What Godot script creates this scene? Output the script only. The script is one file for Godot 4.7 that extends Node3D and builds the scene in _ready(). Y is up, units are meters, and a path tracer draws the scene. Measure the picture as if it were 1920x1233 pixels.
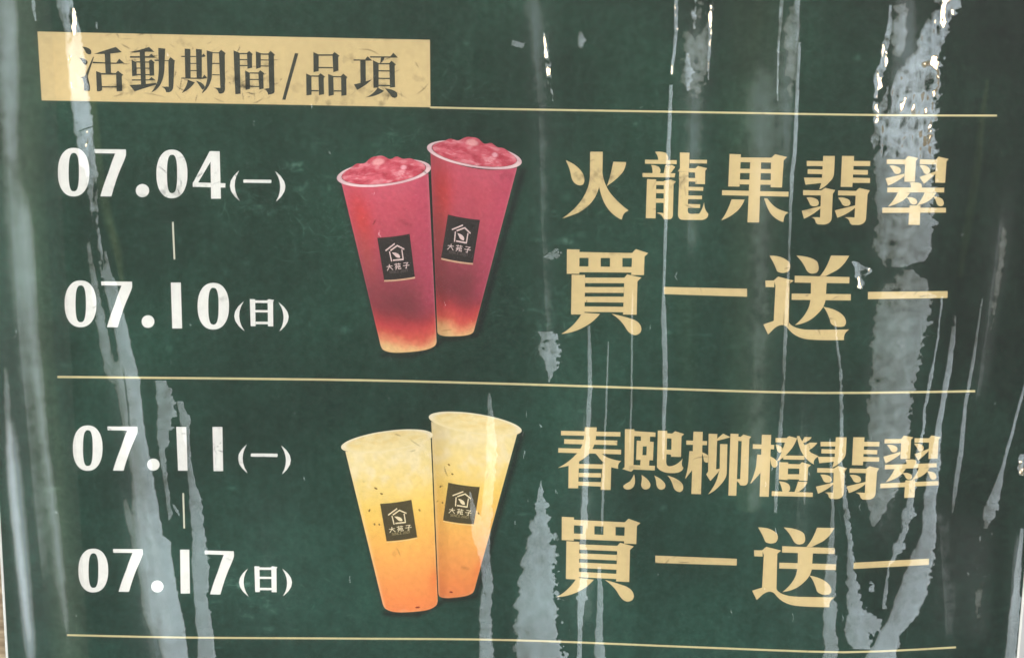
extends Node3D
# A green drinks poster behind creased clear plastic film, photographed from close by.

const DIST := 0.9            # metres from the lens to the poster's plane
const EYE := 1.45            # height of the lens
const TEX_W := 1600
const SUN_AZ := 24.0
const SUN_EL := 44.0

var cam_basis: Basis
var focal := 0.0
var rx0 := 0.0               # the poster's rectangle on its plane
var rx1 := 0.0
var ry0 := 0.0
var ry1 := 0.0
var tw := TEX_W
var th := 0
var wear: ImageTexture
var cache := {}
var tilt_x := PackedFloat32Array()
var tilt_y := PackedFloat32Array()
var noise_a := PackedFloat32Array()   # medium, soft
var noise_b := PackedFloat32Array()   # fine crumples
var noise_c := PackedFloat32Array()   # drawn out downwards
var noise_d := PackedFloat32Array()   # broad
var noise_e := PackedFloat32Array()   # medium, independent of a
var noise_f := PackedFloat32Array()   # very fine
var noise_g := PackedFloat32Array()   # smooth wrinkles
var noise_h := PackedFloat32Array()   # wrinkles drawn out downwards
var rng := RandomNumberGenerator.new()


func _ready():
	rng.seed = 704
	var cam := Camera3D.new()
	cam.name = "camera"
	cam.fov = 24.0
	cam.near = 0.05
	cam.far = 400.0
	cam_basis = Basis(Vector3.UP, deg_to_rad(-0.134)) * Basis(Vector3.RIGHT, deg_to_rad(-11.97)) * Basis(Vector3.BACK, deg_to_rad(0.873))
	cam.transform = Transform3D(cam_basis, Vector3(0, EYE, DIST))
	add_child(cam)
	focal = 616.5 / tan(deg_to_rad(12.0))

	var we := WorldEnvironment.new()
	we.name = "world_environment"
	var env := Environment.new()
	env.background_mode = Environment.BG_SKY
	var sm := ProceduralSkyMaterial.new()
	sm.sky_top_color = Color(0.79, 0.91, 1.0).linear_to_srgb()          # overcast: three times and more as bright overhead as at the horizon
	sm.sky_horizon_color = Color(0.178, 0.175, 0.155).linear_to_srgb()
	sm.sky_curve = 0.25
	sm.ground_bottom_color = Color(0.022, 0.022, 0.02).linear_to_srgb()
	sm.ground_horizon_color = Color(0.028, 0.028, 0.025).linear_to_srgb()
	var sky := Sky.new()
	sky.sky_material = sm
	env.sky = sky
	env.background_energy_multiplier = 3.8
	env.tonemap_mode = Environment.TONE_MAPPER_LINEAR
	env.tonemap_exposure = 1.33
	env.sdfgi_enabled = true
	env.ssao_enabled = true
	env.ssil_enabled = true
	we.environment = env
	add_child(we)

	var sun := DirectionalLight3D.new()
	sun.name = "sun"
	sun.light_color = Color(1.0, 0.88, 0.72)
	sun.light_energy = 0.4
	sun.light_angular_distance = 12.0
	sun.shadow_enabled = true
	add_child(sun)
	sun.look_at_from_position(direction(SUN_AZ, SUN_EL), Vector3.ZERO, Vector3.UP)

	# the poster's rectangle, from its two side edges and a margin above and below the frame
	rx0 = on_plane(Vector2(14.6, 1233)).x
	rx1 = on_plane(Vector2(1907, 1233)).x
	ry1 = on_plane(Vector2(960, -150)).y
	ry0 = on_plane(Vector2(960, 1400)).y
	th = int(round(tw * (ry1 - ry0) / (rx1 - rx0)))

	build_setting()
	make_noise()
	wear = ImageTexture.create_from_image(ink_wear())
	var poster := build_poster()
	build_print(poster)
	build_film()


# ---------------------------------------------------------------- geometry helpers

func direction(az: float, el: float) -> Vector3:
	var a := deg_to_rad(az)
	var e := deg_to_rad(el)
	return Vector3(sin(a) * cos(e), sin(e), cos(a) * cos(e))


func on_plane(p: Vector2, z := 0.0) -> Vector3:    # where a sight line meets the plane of the poster
	var d := cam_basis * Vector3(p.x - 960.0, 616.5 - p.y, -focal)
	return Vector3(0, EYE, DIST) + d * ((z - DIST) / d.z)


func uv_of(v: Vector3) -> Vector2:
	return Vector2((v.x - rx0) / (rx1 - rx0), (ry1 - v.y) / (ry1 - ry0))


func texel(p: Vector2) -> Vector2:
	return uv_of(on_plane(p)) * Vector2(tw, th)


func part(called: String, mesh: Mesh, mat: Material, parent: Node) -> MeshInstance3D:
	var o := MeshInstance3D.new()
	o.name = numbered(called, parent)
	o.mesh = mesh
	o.material_override = mat
	parent.add_child(o, true)
	return o


func numbered(called: String, parent: Node) -> String:
	if parent.get_node_or_null(called) == null:
		return called
	var n := 1
	while parent.get_node_or_null("%s_%03d" % [called, n]) != null:
		n += 1
	return "%s_%03d" % [called, n]


func tag(o: Node, label: String, category := "", kind := "", group := ""):
	if label:
		o.set_meta("label", label)
	if category:
		o.set_meta("category", category)
	if kind:
		o.set_meta("kind", kind)
	if group:
		o.set_meta("group", group)


func flat_mesh(points: PackedVector2Array, z: float, colors := PackedColorArray()) -> ArrayMesh:   # triangles in photo pixels, laid on the poster's plane
	var st := SurfaceTool.new()
	st.begin(Mesh.PRIMITIVE_TRIANGLES)
	for i in range(0, points.size(), 3):
		var t := [on_plane(points[i]), on_plane(points[i + 1]), on_plane(points[i + 2])]
		var order := [0, 1, 2] if (t[1] - t[0]).cross(t[2] - t[0]).z < 0.0 else [0, 2, 1]
		for k in order:
			var v: Vector3 = t[k]
			st.set_normal(Vector3(0, 0, 1))
			st.set_uv(uv_of(v))
			if colors.size():
				st.set_color(colors[i + k])
			st.add_vertex(Vector3(v.x, v.y, z))
	st.index()
	return st.commit()


func box(st: SurfaceTool, lo: Vector3, hi: Vector3):
	var c := [Vector3(lo.x, lo.y, lo.z), Vector3(hi.x, lo.y, lo.z), Vector3(hi.x, hi.y, lo.z), Vector3(lo.x, hi.y, lo.z), Vector3(lo.x, lo.y, hi.z), Vector3(hi.x, lo.y, hi.z), Vector3(hi.x, hi.y, hi.z), Vector3(lo.x, hi.y, hi.z)]
	for f in [[4, 7, 6, 5], [0, 1, 2, 3], [0, 3, 7, 4], [1, 5, 6, 2], [3, 2, 6, 7], [0, 4, 5, 1]]:
		var n: Vector3 = (c[f[1]] - c[f[0]]).cross(c[f[2]] - c[f[0]]).normalized() * -1.0
		for k in [0, 1, 2, 0, 2, 3]:
			st.set_normal(n)
			st.set_uv(Vector2(c[f[k]].x, c[f[k]].y))
			st.add_vertex(c[f[k]])


# ---------------------------------------------------------------- letters: strokes to triangles

func outline(text: String) -> PackedVector2Array:      # «x,y» is a corner, «x,y*» bends the side between its neighbours
	var pts := []
	var bend := []
	for tok in text.split(" ", false):
		var b := tok.ends_with("*")
		var xy := tok.trim_suffix("*").split(",")
		pts.append(Vector2(float(xy[0]), float(xy[1])))
		bend.append(b)
	var out := PackedVector2Array()
	var n := pts.size()
	for i in n:
		if not bend[i]:
			out.append(pts[i])
			continue
		var a: Vector2 = pts[(i + n - 1) % n]
		var c: Vector2 = pts[i]
		var e: Vector2 = pts[(i + 1) % n]
		for k in range(1, 6):
			var t := k / 6.0
			out.append(a * (1 - t) * (1 - t) + c * 2.0 * t * (1 - t) + e * t * t)
	return out


func strokes(text: String) -> Array:
	var polys := []
	for s in text.split(";", false):
		s = s.strip_edges()
		if s == "":
			continue
		polys.append(outline(s))
	return polys


func line_strokes(text: String, width: float) -> Array:   # polylines drawn with a pen of that width
	var polys := []
	for s in text.split(";", false):
		var p := outline(s.strip_edges())
		for i in p.size() - 1:
			var d := (p[i + 1] - p[i]).normalized() * width * 0.5
			var q := Vector2(-d.y, d.x)
			polys.append(PackedVector2Array([p[i] - d * 0.5 + q, p[i + 1] + d * 0.5 + q, p[i + 1] + d * 0.5 - q, p[i] - d * 0.5 - q]))
	return polys


func oval(cx: float, cy: float, ax: float, ay: float, power := 2.0, n := 40) -> PackedVector2Array:
	var out := PackedVector2Array()
	for i in n:
		var t := TAU * i / n
		out.append(Vector2(cx + ax * signf(cos(t)) * pow(absf(cos(t)), 2.0 / power), cy + ay * signf(sin(t)) * pow(absf(sin(t)), 2.0 / power)))
	return out


func ring(outer: PackedVector2Array, inner: PackedVector2Array) -> PackedVector2Array:
	var out := outer.duplicate()
	out.append(outer[0])
	out.append(inner[0])
	for i in range(inner.size() - 1, -1, -1):
		out.append(inner[i])
	return out


func triangles(polys: Array) -> PackedVector2Array:     # the union of the strokes, cut into level slabs
	var ea := PackedVector2Array()
	var eb := PackedVector2Array()
	var dirs := PackedInt32Array()
	var ys := PackedFloat32Array()
	for p: PackedVector2Array in polys:
		var area := 0.0
		for i in p.size():
			area += p[i].cross(p[(i + 1) % p.size()])
		var sgn := 1 if area > 0.0 else -1
		for i in p.size():
			var a := p[i]
			var b := p[(i + 1) % p.size()]
			ys.append(a.y)
			if absf(a.y - b.y) < 1e-5:
				continue
			if a.y < b.y:
				ea.append(a)
				eb.append(b)
				dirs.append(sgn)
			else:
				ea.append(b)
				eb.append(a)
				dirs.append(-sgn)
	var n := ea.size()
	for i in n:
		for j in range(i + 1, n):
			if minf(eb[i].y, eb[j].y) <= maxf(ea[i].y, ea[j].y):
				continue
			var hit = Geometry2D.segment_intersects_segment(ea[i], eb[i], ea[j], eb[j])
			if hit != null:
				ys.append(hit.y)
	ys.sort()
	var size := ys[ys.size() - 1] - ys[0]
	var levels := PackedFloat32Array()
	for y in ys:
		if levels.is_empty() or y - levels[levels.size() - 1] > size * 0.0008:
			levels.append(y)
	var out := PackedVector2Array()
	for k in levels.size() - 1:
		var ya := levels[k]
		var yb := levels[k + 1]
		var ym := (ya + yb) * 0.5
		var hits := []
		for i in n:
			if ea[i].y < ym and eb[i].y > ym:
				hits.append([lerpf(ea[i].x, eb[i].x, (ym - ea[i].y) / (eb[i].y - ea[i].y)), i])
		hits.sort_custom(func(a, b): return a[0] < b[0])
		var wind := 0
		var start := -1
		for h in hits:
			var before := wind
			wind += dirs[h[1]]
			if before == 0 and wind != 0:
				start = h[1]
			elif before != 0 and wind == 0:
				var e: int = h[1]
				var la := lerpf(ea[start].x, eb[start].x, (ya - ea[start].y) / (eb[start].y - ea[start].y))
				var lb := lerpf(ea[start].x, eb[start].x, (yb - ea[start].y) / (eb[start].y - ea[start].y))
				var ra := lerpf(ea[e].x, eb[e].x, (ya - ea[e].y) / (eb[e].y - ea[e].y))
				var rb := lerpf(ea[e].x, eb[e].x, (yb - ea[e].y) / (eb[e].y - ea[e].y))
				if ra - la > 1e-4:
					out.append_array([Vector2(la, ya), Vector2(ra, ya), Vector2(rb, yb)])
				if rb - lb > 1e-4:
					out.append_array([Vector2(la, ya), Vector2(rb, yb), Vector2(lb, yb)])
	return out


func mapped(tris: PackedVector2Array, src: Rect2, quad: Array) -> PackedVector2Array:   # src's corners go to the quad's: top left, top right, bottom right, bottom left
	var out := PackedVector2Array()
	for p in tris:
		var u := (p.x - src.position.x) / src.size.x
		var v := (p.y - src.position.y) / src.size.y
		var a: Vector2 = quad[0].lerp(quad[1], u)
		var b: Vector2 = quad[3].lerp(quad[2], u)
		out.append(a.lerp(b, v))
	return out


func bounds(tris: PackedVector2Array) -> Rect2:
	var r := Rect2(tris[0], Vector2.ZERO)
	for p in tris:
		r = r.expand(p)
	return r


func view_quad(src: Rect2, at: Vector2, zoom: float) -> Array:   # a rectangle drawn in an enlargement of the photograph, back in its own pixels
	var a := at + src.position / zoom
	var b := at + src.end / zoom
	return [a, Vector2(b.x, a.y), b, Vector2(a.x, b.y)]


func box_quad(x0: float, x1: float, y0: float, y1: float) -> Array:
	return [Vector2(x0, y0), Vector2(x1, y0), Vector2(x1, y1), Vector2(x0, y1)]


# ---------------------------------------------------------------- setting

func build_setting():
	var st := SurfaceTool.new()
	st.begin(Mesh.PRIMITIVE_TRIANGLES)
	box(st, Vector3(-60, -0.2, -1.0), Vector3(60, 0, 90))
	var ground := part("ground", st.commit(), plain(Color(0.024, 0.025, 0.022), 0.9), self)
	tag(ground, "dark asphalt pavement in front of the poster", "", "structure")

	var wm := plain(Color(0.46, 0.46, 0.46), 0.7)
	wm.albedo_texture = noise_texture(5, 0.02, 4, Color(0.86, 0.86, 0.86), Color.WHITE)
	wm.uv1_triplanar = true
	wm.uv1_scale = Vector3(3, 3, 3)
	st = SurfaceTool.new()
	st.begin(Mesh.PRIMITIVE_TRIANGLES)
	box(st, Vector3(-2, 0, -0.3), Vector3(2, 2.6, -0.05))
	var wall := part("wall", st.commit(), wm, self)
	tag(wall, "pale grey wall behind the poster, showing as a sliver at right", "wall")

	var grain := plain(Color(0.50, 0.38, 0.25), 0.6)
	grain.albedo_texture = noise_texture(9, 0.035, 4, Color(0.62, 0.58, 0.54), Color.WHITE)
	grain.uv1_triplanar = true
	grain.uv1_scale = Vector3(2, 22, 2)
	st = SurfaceTool.new()
	st.begin(Mesh.PRIMITIVE_TRIANGLES)
	box(st, Vector3(-0.62, 0.0, -0.045), Vector3(rx0 + 0.12, 2.2, -0.02))
	var plank := part("wooden_board", st.commit(), grain, self)
	tag(plank, "brown wooden board with level grain, behind the poster's lower left edge", "wooden board")


func plain(linear: Color, rough: float) -> StandardMaterial3D:
	var m := StandardMaterial3D.new()
	m.albedo_color = linear.linear_to_srgb()
	m.roughness = rough
	m.metallic_specular = 0.35
	return m


func noise_texture(sd: int, freq: float, octaves: int, lo: Color, hi: Color) -> ImageTexture:
	var f := FastNoiseLite.new()
	f.seed = sd
	f.frequency = freq
	f.fractal_octaves = octaves
	var im := f.get_seamless_image(256, 256)
	im.convert(Image.FORMAT_RGB8)
	for y in 256:
		for x in 256:
			im.set_pixel(x, y, lo.lerp(hi, im.get_pixel(x, y).r))
	return ImageTexture.create_from_image(im)


# ---------------------------------------------------------------- noise fields and the sheets' textures

func field(sd: int, freq: float, octaves: int, sx := 1.0, sy := 1.0) -> PackedFloat32Array:    # about -1 .. 1
	var f := FastNoiseLite.new()
	f.noise_type = FastNoiseLite.TYPE_SIMPLEX_SMOOTH
	f.seed = sd
	f.frequency = freq
	f.fractal_octaves = octaves
	var im := f.get_image(maxi(8, int(tw / sx)), maxi(8, int(th / sy)), false, false, false)
	im.convert(Image.FORMAT_RF)
	if sx != 1.0 or sy != 1.0:
		im.resize(tw, th, Image.INTERPOLATE_CUBIC)
	var a := im.get_data().to_float32_array()
	for i in a.size():
		a[i] = a[i] * 2.0 - 1.0
	return a


func make_noise():
	noise_a = field(11, 0.030, 3)
	noise_b = field(12, 0.075, 4)
	noise_c = field(13, 0.035, 4, 1.0, 14.0)
	noise_d = field(14, 0.012, 5, 4.0, 4.0)
	noise_e = field(15, 0.034, 3)
	noise_f = field(16, 0.20, 3)
	noise_g = field(17, 0.055, 2)
	noise_h = field(18, 0.085, 2, 1.0, 4.5)


func scratches(a: PackedFloat32Array, count: int, strength: float, sd: int, spots: Array):   # short curved scuffs, many of them in flocks
	var r := RandomNumberGenerator.new()
	r.seed = sd
	for i in count:
		var c := Vector2(r.randf() * tw, r.randf() * th)
		if spots.size() and r.randf() < 0.55:
			c = texel(spots[r.randi() % spots.size()]) + Vector2(r.randfn(), r.randfn()) * 28.0
		var ang := r.randfn() * 0.7 + (0.0 if r.randf() < 0.6 else 1.4)
		var curl := r.randfn() * 0.018
		var length := int(r.randf_range(4, 26) * (1.0 if r.randf() < 0.85 else 2.0))
		var s := strength * r.randf_range(0.2, 1.0)
		for k in length:
			c += Vector2(cos(ang), sin(ang)) * 0.8
			ang += curl
			var x := int(c.x)
			var y := int(c.y)
			if x < 1 or y < 1 or x >= tw - 1 or y >= th - 1:
				continue
			var f := s * sin(PI * (k + 0.5) / length)
			a[y * tw + x] += f
			a[y * tw + x + 1] += f * 0.45
			a[(y + 1) * tw + x] += f * 0.45


func smudges(a: PackedFloat32Array, count: int, strength: float, sd: int, spots: Array):
	var r := RandomNumberGenerator.new()
	r.seed = sd
	for i in count:
		var c := Vector2(r.randf() * tw, r.randf() * th)
		if spots.size() and r.randf() < 0.6:
			c = texel(spots[r.randi() % spots.size()]) + Vector2(r.randfn(), r.randfn()) * 34.0
		var q := Vector2(r.randf_range(4, 18), r.randf_range(3, 10))
		var s := strength * r.randf_range(0.3, 1.0)
		for y in range(maxi(0, int(c.y - q.y)), mini(th, int(c.y + q.y) + 1)):
			for x in range(maxi(0, int(c.x - q.x)), mini(tw, int(c.x + q.x) + 1)):
				var d := Vector2((x - c.x) / q.x, (y - c.y) / q.y).length() + noise_b[y * tw + x] * 0.9
				if d < 1.0:
					a[y * tw + x] += s * (1.0 - d)


func ink_wear() -> Image:      # how worn the printed inks are: near white, with specks, creases and scuffs
	var a := PackedFloat32Array()
	a.resize(tw * th)
	scratches(a, 420, 0.24, 21, [Vector2(395, 330), Vector2(340, 345), Vector2(370, 150), Vector2(720, 160), Vector2(470, 165), Vector2(1265, 345), Vector2(1480, 570), Vector2(1265, 1047), Vector2(410, 850), Vector2(1700, 550), Vector2(250, 110)])
	smudges(a, 150, 0.20, 22, [Vector2(395, 360), Vector2(1280, 335), Vector2(255, 165), Vector2(700, 170), Vector2(460, 150), Vector2(1100, 360), Vector2(215, 330)])
	var out := PackedByteArray()
	out.resize(tw * th)
	for i in a.size():
		out[i] = clampi(int(250.0 * (1.0 - a[i]) - 7.0 * absf(noise_a[i]) + 7.0 * noise_b[i] + 13.0 * noise_d[i] - 8.0), 60, 255)
	var im := Image.create_from_data(tw, th, false, Image.FORMAT_L8, out)
	im.convert(Image.FORMAT_RGB8)
	return im


func stain_and_glare(a: PackedFloat32Array, rows: Array, strength: float):    # rows of [y, x, half width]: a soft run of old grime, or of olive reflection painted in
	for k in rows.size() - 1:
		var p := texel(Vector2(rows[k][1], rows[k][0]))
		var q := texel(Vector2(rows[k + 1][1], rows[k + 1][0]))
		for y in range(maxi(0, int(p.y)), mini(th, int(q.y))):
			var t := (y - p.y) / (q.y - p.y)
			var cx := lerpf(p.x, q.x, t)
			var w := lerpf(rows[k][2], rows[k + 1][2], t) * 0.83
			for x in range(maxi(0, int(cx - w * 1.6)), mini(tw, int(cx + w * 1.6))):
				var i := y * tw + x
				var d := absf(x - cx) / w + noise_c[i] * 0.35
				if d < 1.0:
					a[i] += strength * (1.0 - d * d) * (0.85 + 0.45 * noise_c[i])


func shade_edge(a: PackedFloat32Array, p0: Vector2, p1: Vector2, reach: float, s: float):   # the dark rim that is printed round the cut-out cups
	var p := texel(p0)
	var q := texel(p1)
	var r := Rect2(p, Vector2.ZERO).expand(q).grow(reach * 2.2)
	for y in range(int(r.position.y), int(r.end.y)):
		for x in range(int(r.position.x), int(r.end.x)):
			var d := Geometry2D.get_closest_point_to_segment(Vector2(x, y), p, q).distance_to(Vector2(x, y))
			a[y * tw + x] = maxf(a[y * tw + x], s * exp(-d * d / (reach * reach)))


func green_sheet() -> Image:
	var scuff := PackedFloat32Array()
	scuff.resize(tw * th)
	scratches(scuff, 800, 14.0, 31, [Vector2(470, 370), Vector2(560, 400), Vector2(1150, 390), Vector2(880, 170), Vector2(1020, 600), Vector2(480, 1120), Vector2(760, 260), Vector2(930, 560), Vector2(1080, 560), Vector2(650, 420)])
	smudges(scuff, 140, 24.0, 32, [Vector2(470, 360), Vector2(440, 1125), Vector2(1040, 590), Vector2(560, 330), Vector2(1060, 400), Vector2(700, 210)])
	var dirt_and_glare := PackedFloat32Array()
	dirt_and_glare.resize(tw * th)
	stain_and_glare(dirt_and_glare, [[186, 172, 9], [240, 178, 10], [330, 186, 10], [400, 200, 12], [470, 218, 12], [530, 228, 5]], 1.3)
	stain_and_glare(dirt_and_glare, [[150, 1852, 4], [220, 1842, 8], [300, 1835, 10], [420, 1815, 9], [520, 1800, 5]], 1.0)
	stain_and_glare(dirt_and_glare, [[-40, 1415, 66], [300, 1418, 66], [620, 1412, 60], [900, 1405, 45], [960, 1405, 20]], 0.62)  # broad olive reflection in the film, painted into the sheet
	stain_and_glare(dirt_and_glare, [[-40, 20, 60], [150, 30, 60], [400, 45, 44], [700, 75, 40], [1000, 110, 44], [1300, 140, 46]], 0.95)  # olive reflections of the rolled left edge, painted into the sheet
	stain_and_glare(dirt_and_glare, [[560, 1285, 26], [800, 1290, 22], [900, 1290, 8]], 0.3)  # a fainter olive band
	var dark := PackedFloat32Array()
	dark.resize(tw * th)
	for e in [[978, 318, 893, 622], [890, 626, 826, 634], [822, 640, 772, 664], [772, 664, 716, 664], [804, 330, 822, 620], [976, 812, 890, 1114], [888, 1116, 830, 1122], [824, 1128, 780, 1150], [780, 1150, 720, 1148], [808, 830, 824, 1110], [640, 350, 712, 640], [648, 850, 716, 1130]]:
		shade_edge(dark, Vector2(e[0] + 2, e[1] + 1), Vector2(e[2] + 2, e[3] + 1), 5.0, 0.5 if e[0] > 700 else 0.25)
	var out := PackedByteArray()
	out.resize(tw * th * 3)
	var f := PackedFloat32Array()
	f.resize(tw)
	for y in th:
		var v := float(y) / th
		for x in tw:
			var i := y * tw + x
			var u := float(x) / tw
			var painted_haze := clampf(0.62 - 0.50 * smoothstep(0.72, 0.98, u) - 0.26 * (1.0 - v) * u + 0.26 * v * u + 0.36 * noise_d[i], 0.0, 1.0)  # reflected haze of the film, put into the green as an uneven gradient
			var s := noise_b[i] * 8.0 + noise_f[i] * 6.0 + noise_a[i] * 6.0 + noise_c[i] * 4.0 + scuff[i]
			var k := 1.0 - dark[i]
			var g := dirt_and_glare[i]
			out[i * 3] = clampi(int((5.0 + 29.0 * painted_haze + s + 26.0 * g) * k), 0, 255)
			out[i * 3 + 1] = clampi(int((23.0 + 52.0 * painted_haze + s + 17.0 * g) * k), 0, 255)
			out[i * 3 + 2] = clampi(int((11.0 + 45.0 * painted_haze + 7.0 * v + s + 9.0 * g) * k), 0, 255)
	return Image.create_from_data(tw, th, false, Image.FORMAT_RGB8, out)


# ---------------------------------------------------------------- the poster and its print

func build_poster() -> Node3D:
	var root := Node3D.new()
	root.name = "poster"
	add_child(root)
	tag(root, "dark green drinks poster with gold and white lettering and four printed cups", "poster")
	var m := StandardMaterial3D.new()
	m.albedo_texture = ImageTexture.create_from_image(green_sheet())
	m.roughness = 0.65
	m.metallic_specular = 0.05
	var st := SurfaceTool.new()
	st.begin(Mesh.PRIMITIVE_TRIANGLES)
	for k in [Vector2(0, 0), Vector2(1, 0), Vector2(1, 1), Vector2(0, 0), Vector2(1, 1), Vector2(0, 1)]:
		st.set_normal(Vector3(0, 0, 1))
		st.set_uv(k)
		st.add_vertex(Vector3(lerpf(rx0, rx1, k.x), lerpf(ry1, ry0, k.y), 0))
	part("printed_sheet", st.commit(), m, root)
	st = SurfaceTool.new()
	st.begin(Mesh.PRIMITIVE_TRIANGLES)
	box(st, Vector3(rx0 - 0.0016, ry0 - 0.002, -0.0062), Vector3(rx1 + 0.0016, ry1 + 0.002, -0.0004))
	part("backing_board", st.commit(), plain(Color(0.72, 0.70, 0.66), 0.6), root)
	return root


func ink(srgb: Color) -> StandardMaterial3D:
	var m := StandardMaterial3D.new()
	m.albedo_color = srgb
	m.albedo_texture = wear
	m.roughness = 0.65
	m.metallic_specular = 0.05
	return m


func glyph(key: String, text: String) -> PackedVector2Array:
	if not cache.has(key):
		cache[key] = triangles(strokes(text))
	return cache[key]


func letter(called: String, key: String, text: String, quad: Array, z: float, mat: Material, parent: Node) -> MeshInstance3D:
	var t := glyph(key, text)
	return part(called, flat_mesh(mapped(t, bounds(t), quad), z), mat, parent)


func ribbon(called: String, pts: Array, thick: float, z: float, mat: Material, parent: Node) -> MeshInstance3D:
	var tris := PackedVector2Array()
	for i in pts.size() - 1:
		var a: Vector2 = pts[i]
		var b: Vector2 = pts[i + 1]
		var n := (b - a).orthogonal().normalized() * thick * 0.5
		tris.append_array([a - n, b - n, b + n, a - n, b + n, a + n])
	return part(called, flat_mesh(tris, z), mat, parent)


func smooth_path(keys: Array, n := 24) -> Array:
	var c := Curve2D.new()
	for i in keys.size():
		var prev: Vector2 = keys[maxi(0, i - 1)]
		var next: Vector2 = keys[mini(keys.size() - 1, i + 1)]
		var tan_ := (next - prev) / 6.0
		c.add_point(keys[i], -tan_, tan_)
	var out := []
	for k in n + 1:
		out.append(c.sample_baked(c.get_baked_length() * k / n, true))
	return out


func build_print(poster: Node3D):
	var gold := ink(Color(0.868, 0.765, 0.555))
	var cream := ink(Color(0.86, 0.80, 0.60))
	var white := ink(Color(0.97, 0.955, 0.93))
	var pale := ink(Color(0.88, 0.87, 0.78))
	var black := ink(Color(0.225, 0.235, 0.20))

	# heading
	var banner := part("heading_banner", flat_mesh(PackedVector2Array([Vector2(69.5, 59), Vector2(806, 74.5), Vector2(807, 201), Vector2(69.5, 59), Vector2(807, 201), Vector2(77.5, 188)]), 0.00015), gold, poster)
	var heads := glyphs_heading()
	for h in heads:
		var t := glyph(h[0], h[3])
		var src := bounds(t)
		part("slash" if h[0] == "slash" else "character", flat_mesh(mapped(t, src, view_quad(src, h[1], h[2])), 0.0003), black, banner)

	ribbon("rule_line", smooth_path([Vector2(806, 201.2), Vector2(960, 204.5), Vector2(1300, 210), Vector2(1640, 215.5), Vector2(1870, 216.5)]), 3.6, 0.00012, cream, poster)
	ribbon("rule_line", smooth_path([Vector2(107, 706.3), Vector2(400, 709), Vector2(680, 712.5), Vector2(960, 719.5), Vector2(1200, 727), Vector2(1460, 735), Vector2(1620, 736), Vector2(1829, 733)]), 4.0, 0.00012, cream, poster)
	ribbon("rule_line", smooth_path([Vector2(125, 1190), Vector2(340, 1194.5), Vector2(650, 1196.5), Vector2(960, 1199.5), Vector2(1310, 1213), Vector2(1565, 1222), Vector2(1690, 1218.5), Vector2(1793, 1213)]), 3.6, 0.00012, cream, poster)
	ribbon("range_stroke", [Vector2(323.5, 416), Vector2(325, 450), Vector2(326.6, 486)], 3.2, 0.00012, pale, poster)
	ribbon("range_stroke", [Vector2(343, 924), Vector2(344, 958), Vector2(345, 990)], 3.2, 0.00012, pale, poster)

	dates(poster, white)
	offers(poster, gold)
	cups(poster)


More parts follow.
